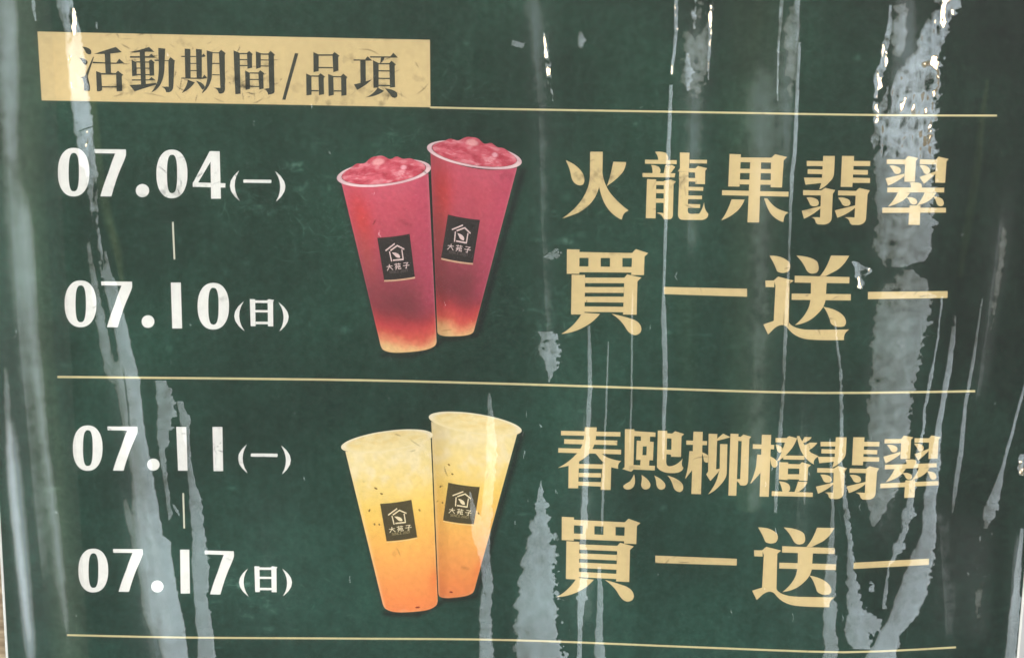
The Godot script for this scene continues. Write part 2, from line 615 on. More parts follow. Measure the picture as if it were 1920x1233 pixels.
func dates(poster: Node3D, white: Material):
	cache["zero"] = triangles([ring(oval(0, 0, 100, 100, 2.25, 48), oval(1, 0, 33, 79, 2.7, 48))])
	cache["stop"] = triangles([oval(0, 0, 10, 10, 2.0, 28)])
	var seven := "0,0 486,4 490,92 470,160* 400,320 330,490* 262,742 92,740 140,560* 222,352 270,190* 322,68 5,64"
	var four := "270,0 420,3 440,743 287,743 275,20; 265,0 330,10 275,170 85,488 15,560 0,548 3,498; 0,488 510,503 508,570 0,558"
	var open := "146,0 -150,240* 158,480 0,240*"
	var shut := "0,0 312,234* 14,475 152,234*"
	var sun := "0,0 83,2 90,420 14,420; 83,18 285,20 285,60 85,58; 278,5 295,0 380,15 362,36 366,424 284,422; 85,170 285,172 285,207 85,205; 90,350 288,352 288,390 92,390"
	var bar := "6,0 434,4 440,20 436,54 4,48 0,24"
	var one := "0,0 100,0 100,100 0,100"
	for d in [
		["zero", "", box_quad(107.9, 167.1, 277, 368)], ["seven", seven, box_quad(176.5, 235.8, 279.4, 368)], ["stop", "", box_quad(254, 279.2, 344.8, 369.4)], ["zero", "", box_quad(292.7, 351, 280.3, 371.4)], ["four", four, box_quad(361, 422.2, 283.2, 372.2)],
		["open", open, box_quad(430.6, 449.4, 319.5, 377)], ["bar", bar, box_quad(455.8, 508.6, 336.4, 343)], ["shut", shut, box_quad(515.6, 534.8, 320.7, 377.8)],
		["zero", "", box_quad(120.6, 180.2, 525.5, 613)], ["seven", seven, box_quad(188.9, 247.3, 527.2, 613.2)], ["stop", "", box_quad(265, 289, 590.7, 614.3)], ["one", one, [Vector2(319.8, 529.4), Vector2(338.4, 529.4), Vector2(341, 615.4), Vector2(322.6, 615.4)]], ["zero", "", box_quad(370, 429, 530, 617.4)],
		["open", open, box_quad(438.8, 458, 564.7, 620.4)], ["sun", sun, box_quad(468, 513.7, 560.5, 611.5)], ["shut", shut, box_quad(522, 541, 566.3, 621)],
		["zero", "", box_quad(136, 191.7, 797, 882)], ["seven", seven, box_quad(200.8, 257.4, 799, 881.8)], ["stop", "", box_quad(275.3, 298.8, 859.2, 881.8)], ["one", one, [Vector2(330, 799.8), Vector2(348.8, 799.8), Vector2(351, 881.8), Vector2(333.4, 881.8)]], ["one", one, [Vector2(397.9, 799.8), Vector2(416.5, 799.8), Vector2(417.9, 882.6), Vector2(400, 882.6)]],
		["open", open, box_quad(445.8, 463.8, 832.7, 886.6)], ["bar", bar, box_quad(469.8, 520.2, 849.6, 856.2)], ["shut", shut, box_quad(526.7, 545, 834.5, 889)],
		["zero", "", box_quad(146.4, 202.3, 1028, 1110)], ["seven", seven, box_quad(211.4, 267.2, 1028.6, 1108.8)], ["stop", "", box_quad(283, 306, 1087.6, 1110)], ["one", one, [Vector2(337.2, 1029.8), Vector2(354.3, 1029.8), Vector2(355.7, 1112), Vector2(338.4, 1112)]], ["seven", seven, [Vector2(383.2, 1031.3), Vector2(438.3, 1032.4), Vector2(438.3, 1114.4), Vector2(383.2, 1113.6)]],
		["open", open, box_quad(447.8, 465.6, 1065.3, 1117.8)], ["sun", sun, box_quad(476.6, 520, 1061, 1109.7)], ["shut", shut, box_quad(528.8, 547.3, 1065.3, 1117.2)],
	]:
		var called := "digit"
		if d[0] == "open" or d[0] == "shut":
			called = "bracket"
		elif d[0] == "stop":
			called = "full_stop"
		elif d[0] == "sun" or d[0] == "bar":
			called = "character"
		letter(called, d[0], d[1], d[2], 0.00015, white, poster)


func glyphs_heading() -> Array:
	var a := Vector2(140, 80)
	var b := Vector2(430, 80)
	var ka := 6.194
	var kb := 5.647
	return [
		["huo", a, ka, "85,45 160,50* 185,85 200,120* 180,135 145,140* 125,110 110,75*; 45,172 120,180* 145,215 155,245* 120,260 95,240* 85,220 70,190*; 213,158 220,170 150,390 175,500 180,560* 165,560 105,555 105,480 90,415 60,405 85,400* 115,385; 222,130 340,90* 475,48 545,108 530,112 415,125 350,130; 345,115 412,115 420,360 356,360; 205,220 345,228 480,232 515,185 577,240 480,245 205,238; 245,328 305,350 318,550 290,570* 255,562; 300,352 478,352 482,372 300,370; 478,345 500,325 565,375 545,385 550,560 485,565 478,360; 315,505 487,505 487,520 315,520"],
		["dong", a, ka, "632,108 760,85* 862,48 925,108 830,98* 700,115; 752,95 812,95 825,490 768,490; 640,155 860,155 885,128 940,175 640,175; 658,198 715,225 718,380 665,390; 712,215 870,218 870,232 712,230; 860,210 885,192 930,232 918,240 922,380 868,385; 715,288 870,290 870,302 715,300; 715,362 870,365 870,378 715,376; 660,425 860,425 890,398 940,438 660,440; 635,490 690,488 820,480* 945,465 945,485 830,520* 695,565; 925,195 1085,205 1110,165 1170,215 925,212; 968,60 1050,68 1040,300 1035,420* 985,500 940,560* 885,578 940,510* 960,440 980,350* 972,200; 1085,205 1158,215 1145,500 1140,570* 1090,575 1060,575 1055,530* 1005,510 1050,510* 1090,510"],
		["qi", a, ka, "1275,68 1342,72 1345,405 1282,405; 1405,70 1475,78 1475,410 1415,405; 1235,152 1470,155 1495,125 1520,155 1500,166 1235,166; 1340,235 1415,235 1415,246 1340,246; 1342,318 1415,318 1415,329 1342,329; 1235,405 1480,405 1505,370 1540,412 1480,421 1235,416; 1312,430 1395,460 1330,550* 1240,585 1300,510*; 1405,440 1490,460* 1510,510 1500,545* 1480,545 1450,500*; 1530,88 1600,108 1590,400 1570,520* 1480,585 1475,580 1540,480* 1540,380; 1598,110 1680,112 1680,125 1598,122; 1672,110 1700,80 1755,125 1742,135 1745,540 1740,590* 1690,592 1670,585 1665,540* 1610,522 1650,520* 1690,525; 1595,233 1680,235 1680,247 1595,245; 1595,365 1680,367 1680,379 1595,377"],
		["jian", b, kb, "42,80 108,108 118,540 62,545; 105,108 190,108 190,122 105,122; 185,108 208,85 248,122 238,130 240,265 190,275; 108,172 190,174 190,185 108,185; 108,235 190,236 190,248 108,248; 278,90 332,110 332,262 282,278; 330,112 415,114 415,128 330,126; 412,112 435,85 485,130 470,140 478,520 470,545* 410,550 400,500* 360,490 400,482* 420,480; 332,176 415,178 415,189 332,187; 332,240 415,242 415,253 332,251; 165,292 215,318 218,488 170,500; 215,314 310,314 310,328 215,326; 305,315 325,290 372,325 358,335 362,485 315,495; 215,382 312,384 312,395 215,395; 215,455 315,458 315,469 215,467"],
		["slash", b, kb, "693,110 730,113 592,605 558,602"],
		["pin", b, kb, "888,98 945,125 945,300 890,312; 942,122 1095,122 1095,138 942,138; 1090,122 1112,97 1168,140 1152,150 1155,295 1100,312; 945,256 1095,258 1095,271 945,269; 812,325 868,350 870,550 815,558; 865,345 945,347 945,361 865,359; 942,345 965,322 1015,362 998,372 1002,545 948,555; 868,500 945,502 945,515 868,515; 1045,330 1100,352 1105,552 1050,565; 1100,352 1185,354 1185,367 1100,365; 1182,352 1205,325 1252,368 1238,378 1240,555 1185,562; 1105,502 1185,504 1185,517 1105,517"],
		["xiang", b, kb, "1315,175 1435,178 1462,143 1515,190 1315,190; 1385,188 1442,190 1445,420 1388,430; 1318,440 1400,425* 1508,388 1450,450* 1352,500; 1490,142 1705,145 1735,105 1785,158 1490,158; 1605,155 1642,158 1635,200* 1595,218; 1520,185 1580,215 1580,475 1525,478; 1575,215 1700,215 1700,230 1575,228; 1692,215 1715,190 1765,230 1750,242 1755,470 1700,475; 1580,290 1700,292 1700,305 1580,303; 1580,370 1700,372 1700,385 1580,383; 1580,445 1700,447 1700,461 1580,459; 1570,475 1640,510 1560,570* 1440,578 1520,550*; 1645,482 1740,490* 1775,530 1790,570* 1760,582 1720,590* 1700,545"],
	]


func offers(poster: Node3D, gold: Material):
	var k := 6.4
	var fei := "1108,202 1310,204 1308,264 1108,262; 1120,300 1300,304 1300,360 1118,356; 1075,402 1300,404 1295,465 1092,487; 1306,142 1445,143 1436,350 1430,410* 1380,455 1330,515* 1258,545 1290,450* 1292,400; 1532,142 1676,143 1655,514 1515,512; 1670,202 1870,204 1868,264 1668,262; 1665,308 1842,312 1840,368 1663,364; 1660,402 1868,408 1866,466 1658,464; 1065,552 1285,556 1283,615 1063,612; 1283,556 1328,525 1450,552 1420,600 1408,880 1405,950* 1320,965 1240,962 1215,940 1210,885* 1165,880 1200,872* 1268,880 1278,620; 1105,640 1190,630* 1240,670 1265,710* 1240,735 1190,760* 1150,730 1130,680*; 1048,800 1275,745 1272,770 1180,850* 1075,895; 1485,556 1700,562 1700,618 1483,614; 1698,562 1738,526 1866,556 1838,602 1820,885 1815,955* 1735,970 1650,968 1625,945 1620,890* 1562,880 1600,873* 1682,880 1695,620; 1485,643 1570,632* 1620,672 1645,712* 1618,735 1570,758* 1535,725 1515,680*; 1445,795 1690,735 1688,765 1590,845* 1475,883"
	var cui := "1045,118 1270,122 1268,178 1043,174; 1265,122 1300,78 1425,105 1395,135 1382,388 1255,386 1265,176; 1075,195 1150,185* 1205,225 1230,265* 1195,290 1150,305* 1130,275 1110,230*; 1030,348 1255,290 1255,320 1170,390* 1060,435; 1443,118 1640,124 1638,180 1441,176; 1635,124 1665,86 1790,115 1762,140 1745,400 1625,398 1635,178; 1435,190 1520,180* 1555,225 1575,265* 1550,285 1515,310* 1490,280 1475,235*; 1440,330 1635,262 1630,290 1560,360* 1490,412; 1318,398 1420,390* 1455,410 1475,435* 1462,462 1335,460 1340,420*; 1052,455 1735,460 1733,515 1050,515; 1180,512 1325,520 1275,585 1200,650* 1060,685 1140,600*; 1275,575 1360,565* 1400,600 1420,640* 1395,655 1360,675* 1325,640 1310,590*; 1500,512 1640,522 1600,575 1540,640* 1400,675 1470,600*; 1600,560 1690,570* 1715,600 1745,650* 1715,675 1670,695* 1645,650 1630,590*; 992,698 1755,700 1755,757 990,760; 1320,672 1450,674 1440,905 1305,903"
	var mai := "148,45 298,48 296,340 146,338; 296,78 935,90 935,150 296,148; 930,90 975,43 1125,92 1080,130 1072,355 920,353 930,150; 408,140 552,142 552,260 406,258; 666,145 814,148 814,262 664,260; 296,250 926,258 924,325 296,320; 205,350 365,354 358,828 198,826; 365,384 840,386 838,452 365,450; 835,388 872,346 1042,385 994,430 984,830 822,828 836,452; 362,497 832,499 830,568 362,566; 360,612 830,614 828,684 360,680; 358,730 826,735 824,800 358,796; 335,805 545,820 460,930* 310,1000 200,1050* 80,1060 230,980*; 685,818 800,840* 940,885 1035,920* 1042,1000 1040,1065* 965,1075 900,1070* 855,990 800,890*"
	var song := "208,92 320,88* 380,145 410,190* 375,235 320,262* 275,230 255,170*; 170,315 250,315 250,375 172,373; 245,315 285,280 425,315 388,345 380,690 245,690 262,360; 152,710 245,678 380,690 420,760* 600,758 925,755 870,790* 878,850 700,855* 560,845 430,830* 365,735 320,690* 250,745 195,800; 450,90 600,100* 640,150 665,220* 630,245 570,270* 540,220 510,150*; 762,90 925,92 870,200* 780,240 712,275 662,275 720,210*; 435,272 928,284 925,340 433,333; 408,432 940,438 938,494 406,488; 582,330 722,335 712,490 700,560* 640,615 560,700* 436,716 520,650* 560,560 580,500* 580,430; 690,550 830,575* 880,640 915,700* 875,728 800,745* 760,700 735,600*"
	var once := "0,0 100,0 100,100 0,100"
	var top := [
		["fire", Vector2(1040, 270), k, "428,92 578,92 574,360 560,440* 532,522 480,720* 290,820 200,860* 95,890 330,730* 400,520 424,440* 424,350; 574,345 590,460* 650,560 730,680* 888,797 818,818* 806,908 660,840* 590,690 550,600* 534,500; 133,193 270,245* 335,345 375,420* 345,480 318,505* 270,487 215,460* 200,390 185,290*; 705,212 858,216 850,310* 790,370 735,430* 628,503 670,390*"],
		["dragon", Vector2(1040, 270), k, "1205,92 1300,85* 1340,110 1375,150* 1360,190 1245,190 1240,130*; 1086,187 1466,193 1465,240 1086,235; 1158,250 1230,252* 1258,280 1282,310* 1262,348 1175,348 1180,290*; 1330,250 1405,248 1448,275 1392,350 1310,350; 1056,347 1450,350 1440,400 1056,395; 1110,420 1220,424 1212,890 1095,888; 1220,445 1330,447 1330,492 1220,490; 1312,440 1400,425 1458,450 1428,482 1420,850 1415,905* 1370,902 1310,900 1305,880* 1280,850 1265,835* 1225,828 1250,815* 1308,830; 1220,540 1315,542 1315,590 1220,588; 1218,652 1315,654 1315,705 1215,703; 1505,100 1620,104 1612,330 1480,326 1505,290; 1620,187 1830,190 1828,232 1620,230; 1612,290 1690,290 1722,262 1832,290 1808,320 1805,480 1690,478 1686,340 1612,338; 1498,330 1608,330 1606,420 1492,420; 1498,400 1612,400 1598,800 1600,835* 1640,838 1735,835 1775,790* 1795,697 1795,790* 1845,835 1845,900* 1770,910 1540,908 1480,905* 1482,840; 1605,407 1695,407 1695,450 1605,448; 1605,512 1785,516 1783,560 1603,556; 1603,615 1770,619 1768,662 1601,660; 1601,718 1748,722 1746,766 1599,764"],
		["fruit", Vector2(1340, 270), k, "182,118 316,124 300,510 165,508; 314,160 685,163 685,222 312,216; 680,165 728,122 872,155 830,195 810,520 675,518; 430,200 560,200 535,940 395,938; 305,295 685,300 684,350 303,346; 303,425 680,432 678,488 303,482; 92,553 890,572 888,630 90,612; 205,662 362,666 320,770* 250,820 180,880* 80,915 150,830*; 595,650 635,652 700,750* 780,785 888,822 828,845* 828,935 740,910* 680,840 640,790*"],
		["kingfisher", Vector2(1340, 270), k, fei], ["green", Vector2(1500, 280), k, cui], ["buy", Vector2(1040, 460), k, mai], ["give", Vector2(1400, 460), 4.8, song],
		["spring", Vector2(1040, 790), 7.385, "90,127 912,145 910,206 88,188; 134,242 868,262 866,326 132,306; 52,366 922,388 920,452 50,428; 420,76 584,80 570,230 555,330* 500,420 440,500* 320,560 200,620* 48,638 190,570* 300,450 400,350* 410,190; 520,395 640,430 720,520* 922,545 868,580* 880,652 800,635 690,600* 600,480 560,430*; 195,560 338,545 325,922 190,920; 665,570 785,600 775,945 638,942; 335,585 670,592 665,652 335,645; 335,708 645,714 642,772 335,766; 328,830 642,838 640,898 328,885"],
		["bright", Vector2(1040, 790), 7.385, "975,104 1105,106 1090,665 1060,692 938,655 970,630; 1100,130 1398,150 1396,210 1100,200; 1196,200 1320,205 1320,340 1196,340; 1138,262 1372,280 1370,342 1136,340; 1136,330 1222,335 1216,470 1132,470; 1278,335 1370,340 1364,470 1272,470; 1132,462 1366,465 1362,535 1130,528; 1192,528 1312,532 1308,615 1186,610; 1090,600 1390,612 1386,675 1085,660; 1430,122 1560,128 1545,560 1548,620* 1600,618 1690,610* 1778,510 1740,600* 1785,635 1770,710* 1640,712 1480,715* 1418,630; 1555,160 1630,165 1670,132 1795,172 1758,205 1750,488 1615,485 1612,455 1545,450 1548,385 1618,390 1620,232 1555,230; 1100,728 1120,800* 1110,860 1085,945* 1000,940 940,920* 955,885 980,860* 1040,830 1080,780*; 1205,738 1310,800* 1325,860 1335,925* 1270,938 1205,940* 1198,870 1215,800*; 1380,745 1500,800* 1530,860 1550,930* 1480,942 1415,935* 1410,860 1405,790*; 1563,745 1720,790* 1770,860 1805,950* 1735,975 1665,965* 1645,900 1620,800*"],
		["willow", Vector2(1280, 790), 7.385, "152,137 280,142 255,1003 122,1000; 54,260 340,270 338,325 52,318; 95,408 150,410 135,670 90,720* 42,790 38,780 70,680* 85,550; 265,420 340,450* 355,470 352,565 310,572* 295,540 290,480*; 362,166 482,172 465,660 525,650 490,705 385,822 328,728 355,690; 475,240 562,165 665,215 480,265; 520,310 622,312 612,720 600,800* 520,880 450,960* 355,1005 440,900* 480,790 500,720* 515,640; 665,165 775,170 745,1025 635,1022; 768,208 805,212 845,178 952,210 925,240 908,830 895,885* 850,885 800,880 775,830* 750,825 755,795 800,795 820,270 768,265"],
		["orange", Vector2(1280, 790), 7.385, "1100,180 1228,184 1195,1040 1068,1036; 975,312 1270,322 1268,382 973,375; 1035,455 1095,458 1085,700 1040,760* 945,858 940,850 990,750* 1020,620; 1205,475 1290,510* 1315,560 1325,630* 1270,638 1230,620* 1225,570 1215,500*; 1290,226 1440,228 1475,200 1588,230 1550,330* 1490,400 1400,510* 1300,555 1370,460* 1420,290 1290,285; 1290,315 1370,330* 1385,370 1395,410* 1350,432 1310,420* 1305,370; 1585,200 1620,200 1680,330* 1780,430 1885,478 1800,530* 1820,592 1700,530* 1640,400 1600,300*; 1690,212 1790,216 1760,270* 1660,300 1640,300 1670,260*; 1765,290 1868,293 1830,350* 1730,410 1690,330; 1400,468 1690,472 1688,528 1395,522; 1340,560 1465,565 1455,808 1335,800; 1460,585 1625,590 1655,560 1780,600 1740,635 1730,820 1615,815 1620,650 1460,648; 1455,728 1620,728 1618,798 1455,796; 1335,825 1450,830* 1480,880 1505,930* 1470,970 1385,970 1370,880*; 1600,830 1730,835 1700,910* 1610,970 1550,975 1580,910*; 1238,962 1805,982 1803,1042 1235,1028"],
	]
	for g in top:
		var t := glyph(g[0], g[3])
		var src := bounds(t)
		part("character", flat_mesh(mapped(t, src, view_quad(src, g[1], g[2])), 0.00015), gold, poster)
	var at3 := Vector2(1510, 790)
	var q := [Vector2(150, 216), Vector2(1030, 216), Vector2(1030, 1080), Vector2(150, 1076)]
	letter("character", "kingfisher", fei, q.map(func(p): return at3 + p / 7.385), 0.00015, gold, poster)
	q = [Vector2(1045, 202), Vector2(1880, 178), Vector2(1885, 1030), Vector2(1040, 1075)]
	letter("character", "green", cui, q.map(func(p): return at3 + p / 7.385), 0.00015, gold, poster)
	q = [Vector2(69, 91), Vector2(888, 117), Vector2(888, 926), Vector2(69, 887)]
	letter("character", "buy", mai, q.map(func(p): return Vector2(1030, 950) + p / 5.189), 0.00015, gold, poster)
	q = [Vector2(107, 144), Vector2(924, 150), Vector2(924, 925), Vector2(107, 902)]
	letter("character", "give", song, q.map(func(p): return Vector2(1390, 960) + p / 5.189), 0.00015, gold, poster)
	for e in [
		[Vector2(1245, 537.5), Vector2(1401, 541), Vector2(1401, 556), Vector2(1245.5, 551)], [Vector2(1628, 547), Vector2(1777.5, 545.4), Vector2(1777, 558.3), Vector2(1628, 560.6)],
		[Vector2(1229, 1041), Vector2(1381.9, 1047), Vector2(1381.5, 1059.5), Vector2(1229, 1054.6)], [Vector2(1601, 1054.4), Vector2(1742.5, 1046.7), Vector2(1742, 1058.3), Vector2(1601, 1066)],
	]:
		letter("character", "once", once, e, 0.00015, gold, poster)


# ---------------------------------------------------------------- the printed cups

func lin(r: float, g: float, b: float) -> Color:
	return Color(r / 255.0, g / 255.0, b / 255.0).srgb_to_linear()


func ramp(stops: Array, t: float) -> Color:
	for i in stops.size() - 1:
		if t <= stops[i + 1][0]:
			return stops[i][1].lerp(stops[i + 1][1], clampf((t - stops[i][0]) / (stops[i + 1][0] - stops[i][0]), 0, 1))
	return stops[stops.size() - 1][1]


func cups(poster: Node3D):
	var pic := ink(Color.WHITE)
	pic.vertex_color_use_as_albedo = true
	var pink := [[0.0, lin(202, 88, 106)], [0.12, lin(197, 80, 97)], [0.3, lin(186, 75, 91)], [0.48, lin(168, 69, 84)], [0.62, lin(150, 63, 74)], [0.74, lin(142, 57, 66)], [0.80, lin(160, 56, 62)], [0.85, lin(196, 68, 70)], [0.90, lin(212, 88, 76)], [0.945, lin(230, 142, 104)], [0.98, lin(238, 186, 130)], [1.0, lin(240, 198, 140)]]
	var amber := [[0.0, lin(243, 222, 166)], [0.10, lin(244, 220, 156)], [0.24, lin(245, 214, 132)], [0.36, lin(245, 206, 108)], [0.5, lin(245, 192, 96)], [0.64, lin(244, 178, 92)], [0.78, lin(242, 162, 86)], [0.92, lin(240, 144, 78)], [0.985, lin(239, 140, 80)], [1.0, lin(242, 160, 104)]]
	# [tint, back cup?, left top, right top, left bottom, right bottom, sag at the top, sag at the bottom, rim centre, rim half width, rim half height, rim lean in degrees, label corners]
	for c in [
		["pink", true, Vector2(807, 286), Vector2(969.5, 314), Vector2(820, 622), Vector2(888.5, 620), 15.0, 9.0, Vector2(889.4, 290), 90.0, 23.5, 9.2, [Vector2(839.8, 402), Vector2(900, 411.9), Vector2(886.6, 492.8), Vector2(827, 483)]],
		["pink", false, Vector2(640.5, 344), Vector2(803, 324), Vector2(714, 649), Vector2(818.5, 640), 13.0, 15.0, Vector2(719.6, 324), 88.8, 24.5, -6.8, [Vector2(707.2, 445.4), Vector2(768, 438), Vector2(777.7, 518.4), Vector2(720, 524.5)]],
		["orange", true, Vector2(808.5, 790), Vector2(970, 812), Vector2(822, 1113), Vector2(889, 1106), 8.0, 10.0, Vector2(891, 794), 88.0, 19.0, 8.6, [Vector2(840.4, 904), Vector2(899.7, 912.3), Vector2(888.5, 982.2), Vector2(830.6, 974.8)]],
		["orange", false, Vector2(647.5, 846), Vector2(807.5, 822), Vector2(718, 1133), Vector2(820.5, 1126), 8.0, 17.0, Vector2(725.4, 826.3), 86.8, 19.0, -7.9, [Vector2(712.6, 943.6), Vector2(771.3, 936), Vector2(782.3, 1006.3), Vector2(724.6, 1013.8)]],
	]:
		var z := 0.0002 if c[1] else 0.00035
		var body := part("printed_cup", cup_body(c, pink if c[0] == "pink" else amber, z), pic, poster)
		tag(body, "printed cup of %s drink, %s of the pair" % ["clear pink iced" if c[0] == "pink" else "yellow to orange", "right-hand one behind" if c[1] else "left-hand one in front"])
		if c[0] == "pink":
			part("rim", cup_rim(c, z + 0.00005), pic, body)
			part("iced_surface", ice(c, z + 0.0001), pic, body)
		else:
			part("rim", pale_lid(c, z + 0.00005), pic, body)
			for s in ([[0.27, 0.23, 7.0, 0.5], [0.33, 0.265, 6.0, 0.4], [0.13, 0.37, 6.0, -1.2], [0.16, 0.455, 4.5, 1.3], [0.225, 0.455, 4.0, 1.3], [0.80, 0.40, 5.0, 0.9], [0.62, 0.975, 9.0, -0.1]] if not c[1] else [[0.22, 0.22, 5.5, 0.7], [0.27, 0.27, 5.0, 0.5], [0.10, 0.36, 5.0, -1.2], [0.13, 0.45, 4.0, 1.3], [0.18, 0.46, 4.0, 1.3], [0.72, 0.49, 5.0, 1.0], [0.36, 0.965, 7.0, 0.1]]):
				part("seed", seed_speck(c, s, z + 0.0001), ink(Color(0.53, 0.42, 0.2) if s[1] < 0.9 else Color(0.55, 0.22, 0.12)), body)
		var dark := ink(Color(0.17, 0.135, 0.125) if c[0] == "pink" else Color(0.30, 0.26, 0.15))
		var pale := ink(Color(0.90, 0.78, 0.76) if c[0] == "pink" else Color(0.96, 0.88, 0.72))
		var lq: Array = c[12]
		var sheet := PackedVector2Array()
		for i in 8:
			var u0 := i / 8.0
			var u1 := (i + 1) / 8.0
			var bow0 := Vector2(0, 5.0 * u0 * (1 - u0))
			var bow1 := Vector2(0, 5.0 * u1 * (1 - u1))
			var p0: Vector2 = lq[0].lerp(lq[1], u0) + bow0
			var p1: Vector2 = lq[0].lerp(lq[1], u1) + bow1
			var p2: Vector2 = lq[3].lerp(lq[2], u1) + bow1
			var p3: Vector2 = lq[3].lerp(lq[2], u0) + bow0
			sheet.append_array([p0, p1, p2, p0, p2, p3])
			if i == 7:
				part("cup_label", flat_mesh(sheet, z + 0.0001), dark, body)
		var strip := []
		for i in 9:
			strip.append(lq[3].lerp(lq[2], i / 8.0) + Vector2(0.3, 1.6 + 5.0 * (i / 8.0) * (1 - i / 8.0)))
		ribbon("label_edge", strip, 3.0 if c[0] == "pink" else 1.6, z + 0.00012, ink(Color(0.86, 0.68, 0.55) if c[0] == "pink" else Color(0.96, 0.82, 0.55)), body)
		part("label_lettering", flat_mesh(mapped(emblem(), Rect2(0, 0, 1, 1), lq), z + 0.00015), pale, body)
		small_words(lq, z + 0.00015, ink(Color(0.42, 0.36, 0.34) if c[0] == "pink" else Color(0.72, 0.64, 0.45)), body)


func cup_point(c: Array, s: float, v: float) -> Vector2:
	var top: Vector2 = c[2].lerp(c[3], s)
	var low: Vector2 = c[4].lerp(c[5], s)
	var down: Vector2 = ((c[4] + c[5]) * 0.5 - (c[2] + c[3]) * 0.5).normalized()
	var u := s * 2.0 - 1.0
	var bow := lerpf(1.0 - u * u, sqrt(maxf(0.0, 1.0 - pow(absf(u), 3.0))), v)
	return top.lerp(low, v) + down * (bow * lerpf(c[6], c[7], v))


func grid_mesh(nu: int, nv: int, z: float, at: Callable, tint: Callable) -> ArrayMesh:
	var st := SurfaceTool.new()
	st.begin(Mesh.PRIMITIVE_TRIANGLES)
	for j in nv + 1:
		for i in nu + 1:
			var s := float(i) / nu
			var v := float(j) / nv
			var p := on_plane(at.call(s, v))
			st.set_normal(Vector3(0, 0, 1))
			st.set_uv(uv_of(p))
			st.set_color(tint.call(s, v))
			st.add_vertex(Vector3(p.x, p.y, z))
	var m: Vector2 = at.call(0.3, 0.4)
	var e1: Vector2 = at.call(0.31, 0.4) - m
	var e2: Vector2 = at.call(0.3, 0.5) - m
	var flip := e1.cross(e2) < 0.0
	for j in nv:
		for i in nu:
			var k := j * (nu + 1) + i
			for q in ([k, k + nu + 2, k + 1, k, k + nu + 1, k + nu + 2] if flip else [k, k + 1, k + nu + 2, k, k + nu + 2, k + nu + 1]):
				st.add_index(q)
	return st.commit()


func cup_body(c: Array, stops: Array, z: float) -> ArrayMesh:
	var f := FastNoiseLite.new()
	f.seed = 41 if c[1] else 43
	f.frequency = 0.028
	f.fractal_octaves = 4
	var fine := FastNoiseLite.new()
	fine.seed = 77
	fine.frequency = 0.11
	fine.fractal_octaves = 3
	var rosy: bool = c[0] == "pink"
	var tint := func(s: float, v: float) -> Color:
		var p := cup_point(c, s, v)
		var n := f.get_noise_2d(p.x, p.y)
		var k := ramp(stops, clampf(v + n * 0.022 + (0.022 * sin(s * 5.0 + 1.0) if rosy else 0.0), 0.0, 1.0))
		if rosy:
			var glow := exp(-pow((s - 0.14) / 0.13, 2.0) - pow((v - 0.2) / 0.17, 2.0))
			k = k.lerp(lin(206, 62, 58), glow * 0.8)
			var warm := exp(-pow((s - 0.10) / 0.12, 2.0) - pow((v - 0.42) / 0.16, 2.0))
			k = k.lerp(lin(170, 78, 68), warm * 0.5)
			var side := smoothstep(0.62, 0.95, s) * (1.0 - smoothstep(0.72, 0.86, v))
			k = k.lerp(lin(190, 72, 98), side * 0.6)
			var murk := exp(-pow((s - 0.5) / 0.3, 2.0) - pow((v - 0.70) / 0.09, 2.0))
			k = k.lerp(lin(112, 46, 52), murk * 0.5)
			k = k.lerp(lin(226, 140, 152), smoothstep(0.97, 1.0, s) * 0.3 + smoothstep(0.02, 0.0, s) * 0.15)
		else:
			k = k.lerp(lin(246, 228, 186), (1.0 - smoothstep(0.12, 0.36, v)) * clampf(0.22 + n * 1.6, 0.0, 0.7))
			k = k.lerp(lin(253, 232, 180), smoothstep(0.06, 0.0, s) * 0.35 + smoothstep(0.97, 1.0, s) * 0.15)
			k = k.lerp(lin(238, 120, 66), exp(-pow((s - 0.95) / 0.1, 2.0) - pow((v - 0.84) / 0.06, 2.0)) * 0.5)
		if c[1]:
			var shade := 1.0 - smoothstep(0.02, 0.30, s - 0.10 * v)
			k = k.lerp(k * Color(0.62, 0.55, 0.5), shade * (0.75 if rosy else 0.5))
		var g := 1.0 + fine.get_noise_2d(p.x, p.y) * (0.16 if rosy else 0.06)
		return Color(k.r * g, k.g * g, k.b * g)
	return grid_mesh(44, 90, z, func(s, v): return cup_point(c, s, v), tint)


func rim_point(c: Array, t: float, r: float) -> Vector2:
	return c[8] + Vector2(cos(t) * c[9] * r, sin(t) * c[10] * r).rotated(deg_to_rad(c[11]))


func cup_rim(c: Array, z: float) -> ArrayMesh:
	return grid_mesh(72, 4, z,
		func(s, v): return rim_point(c, s * TAU, 1.0).lerp(rim_point(c, s * TAU, 0.9) + Vector2(0, -1.6), v),
		func(s, v): return lin(196, 148, 156).lerp(lin(244, 214, 214), clampf(0.45 + 0.5 * sin(v * PI) * (0.5 + 0.5 * sin(s * TAU * 1.0 - 0.4)) + 0.25 * sin(s * 23.0), 0.0, 1.0)))


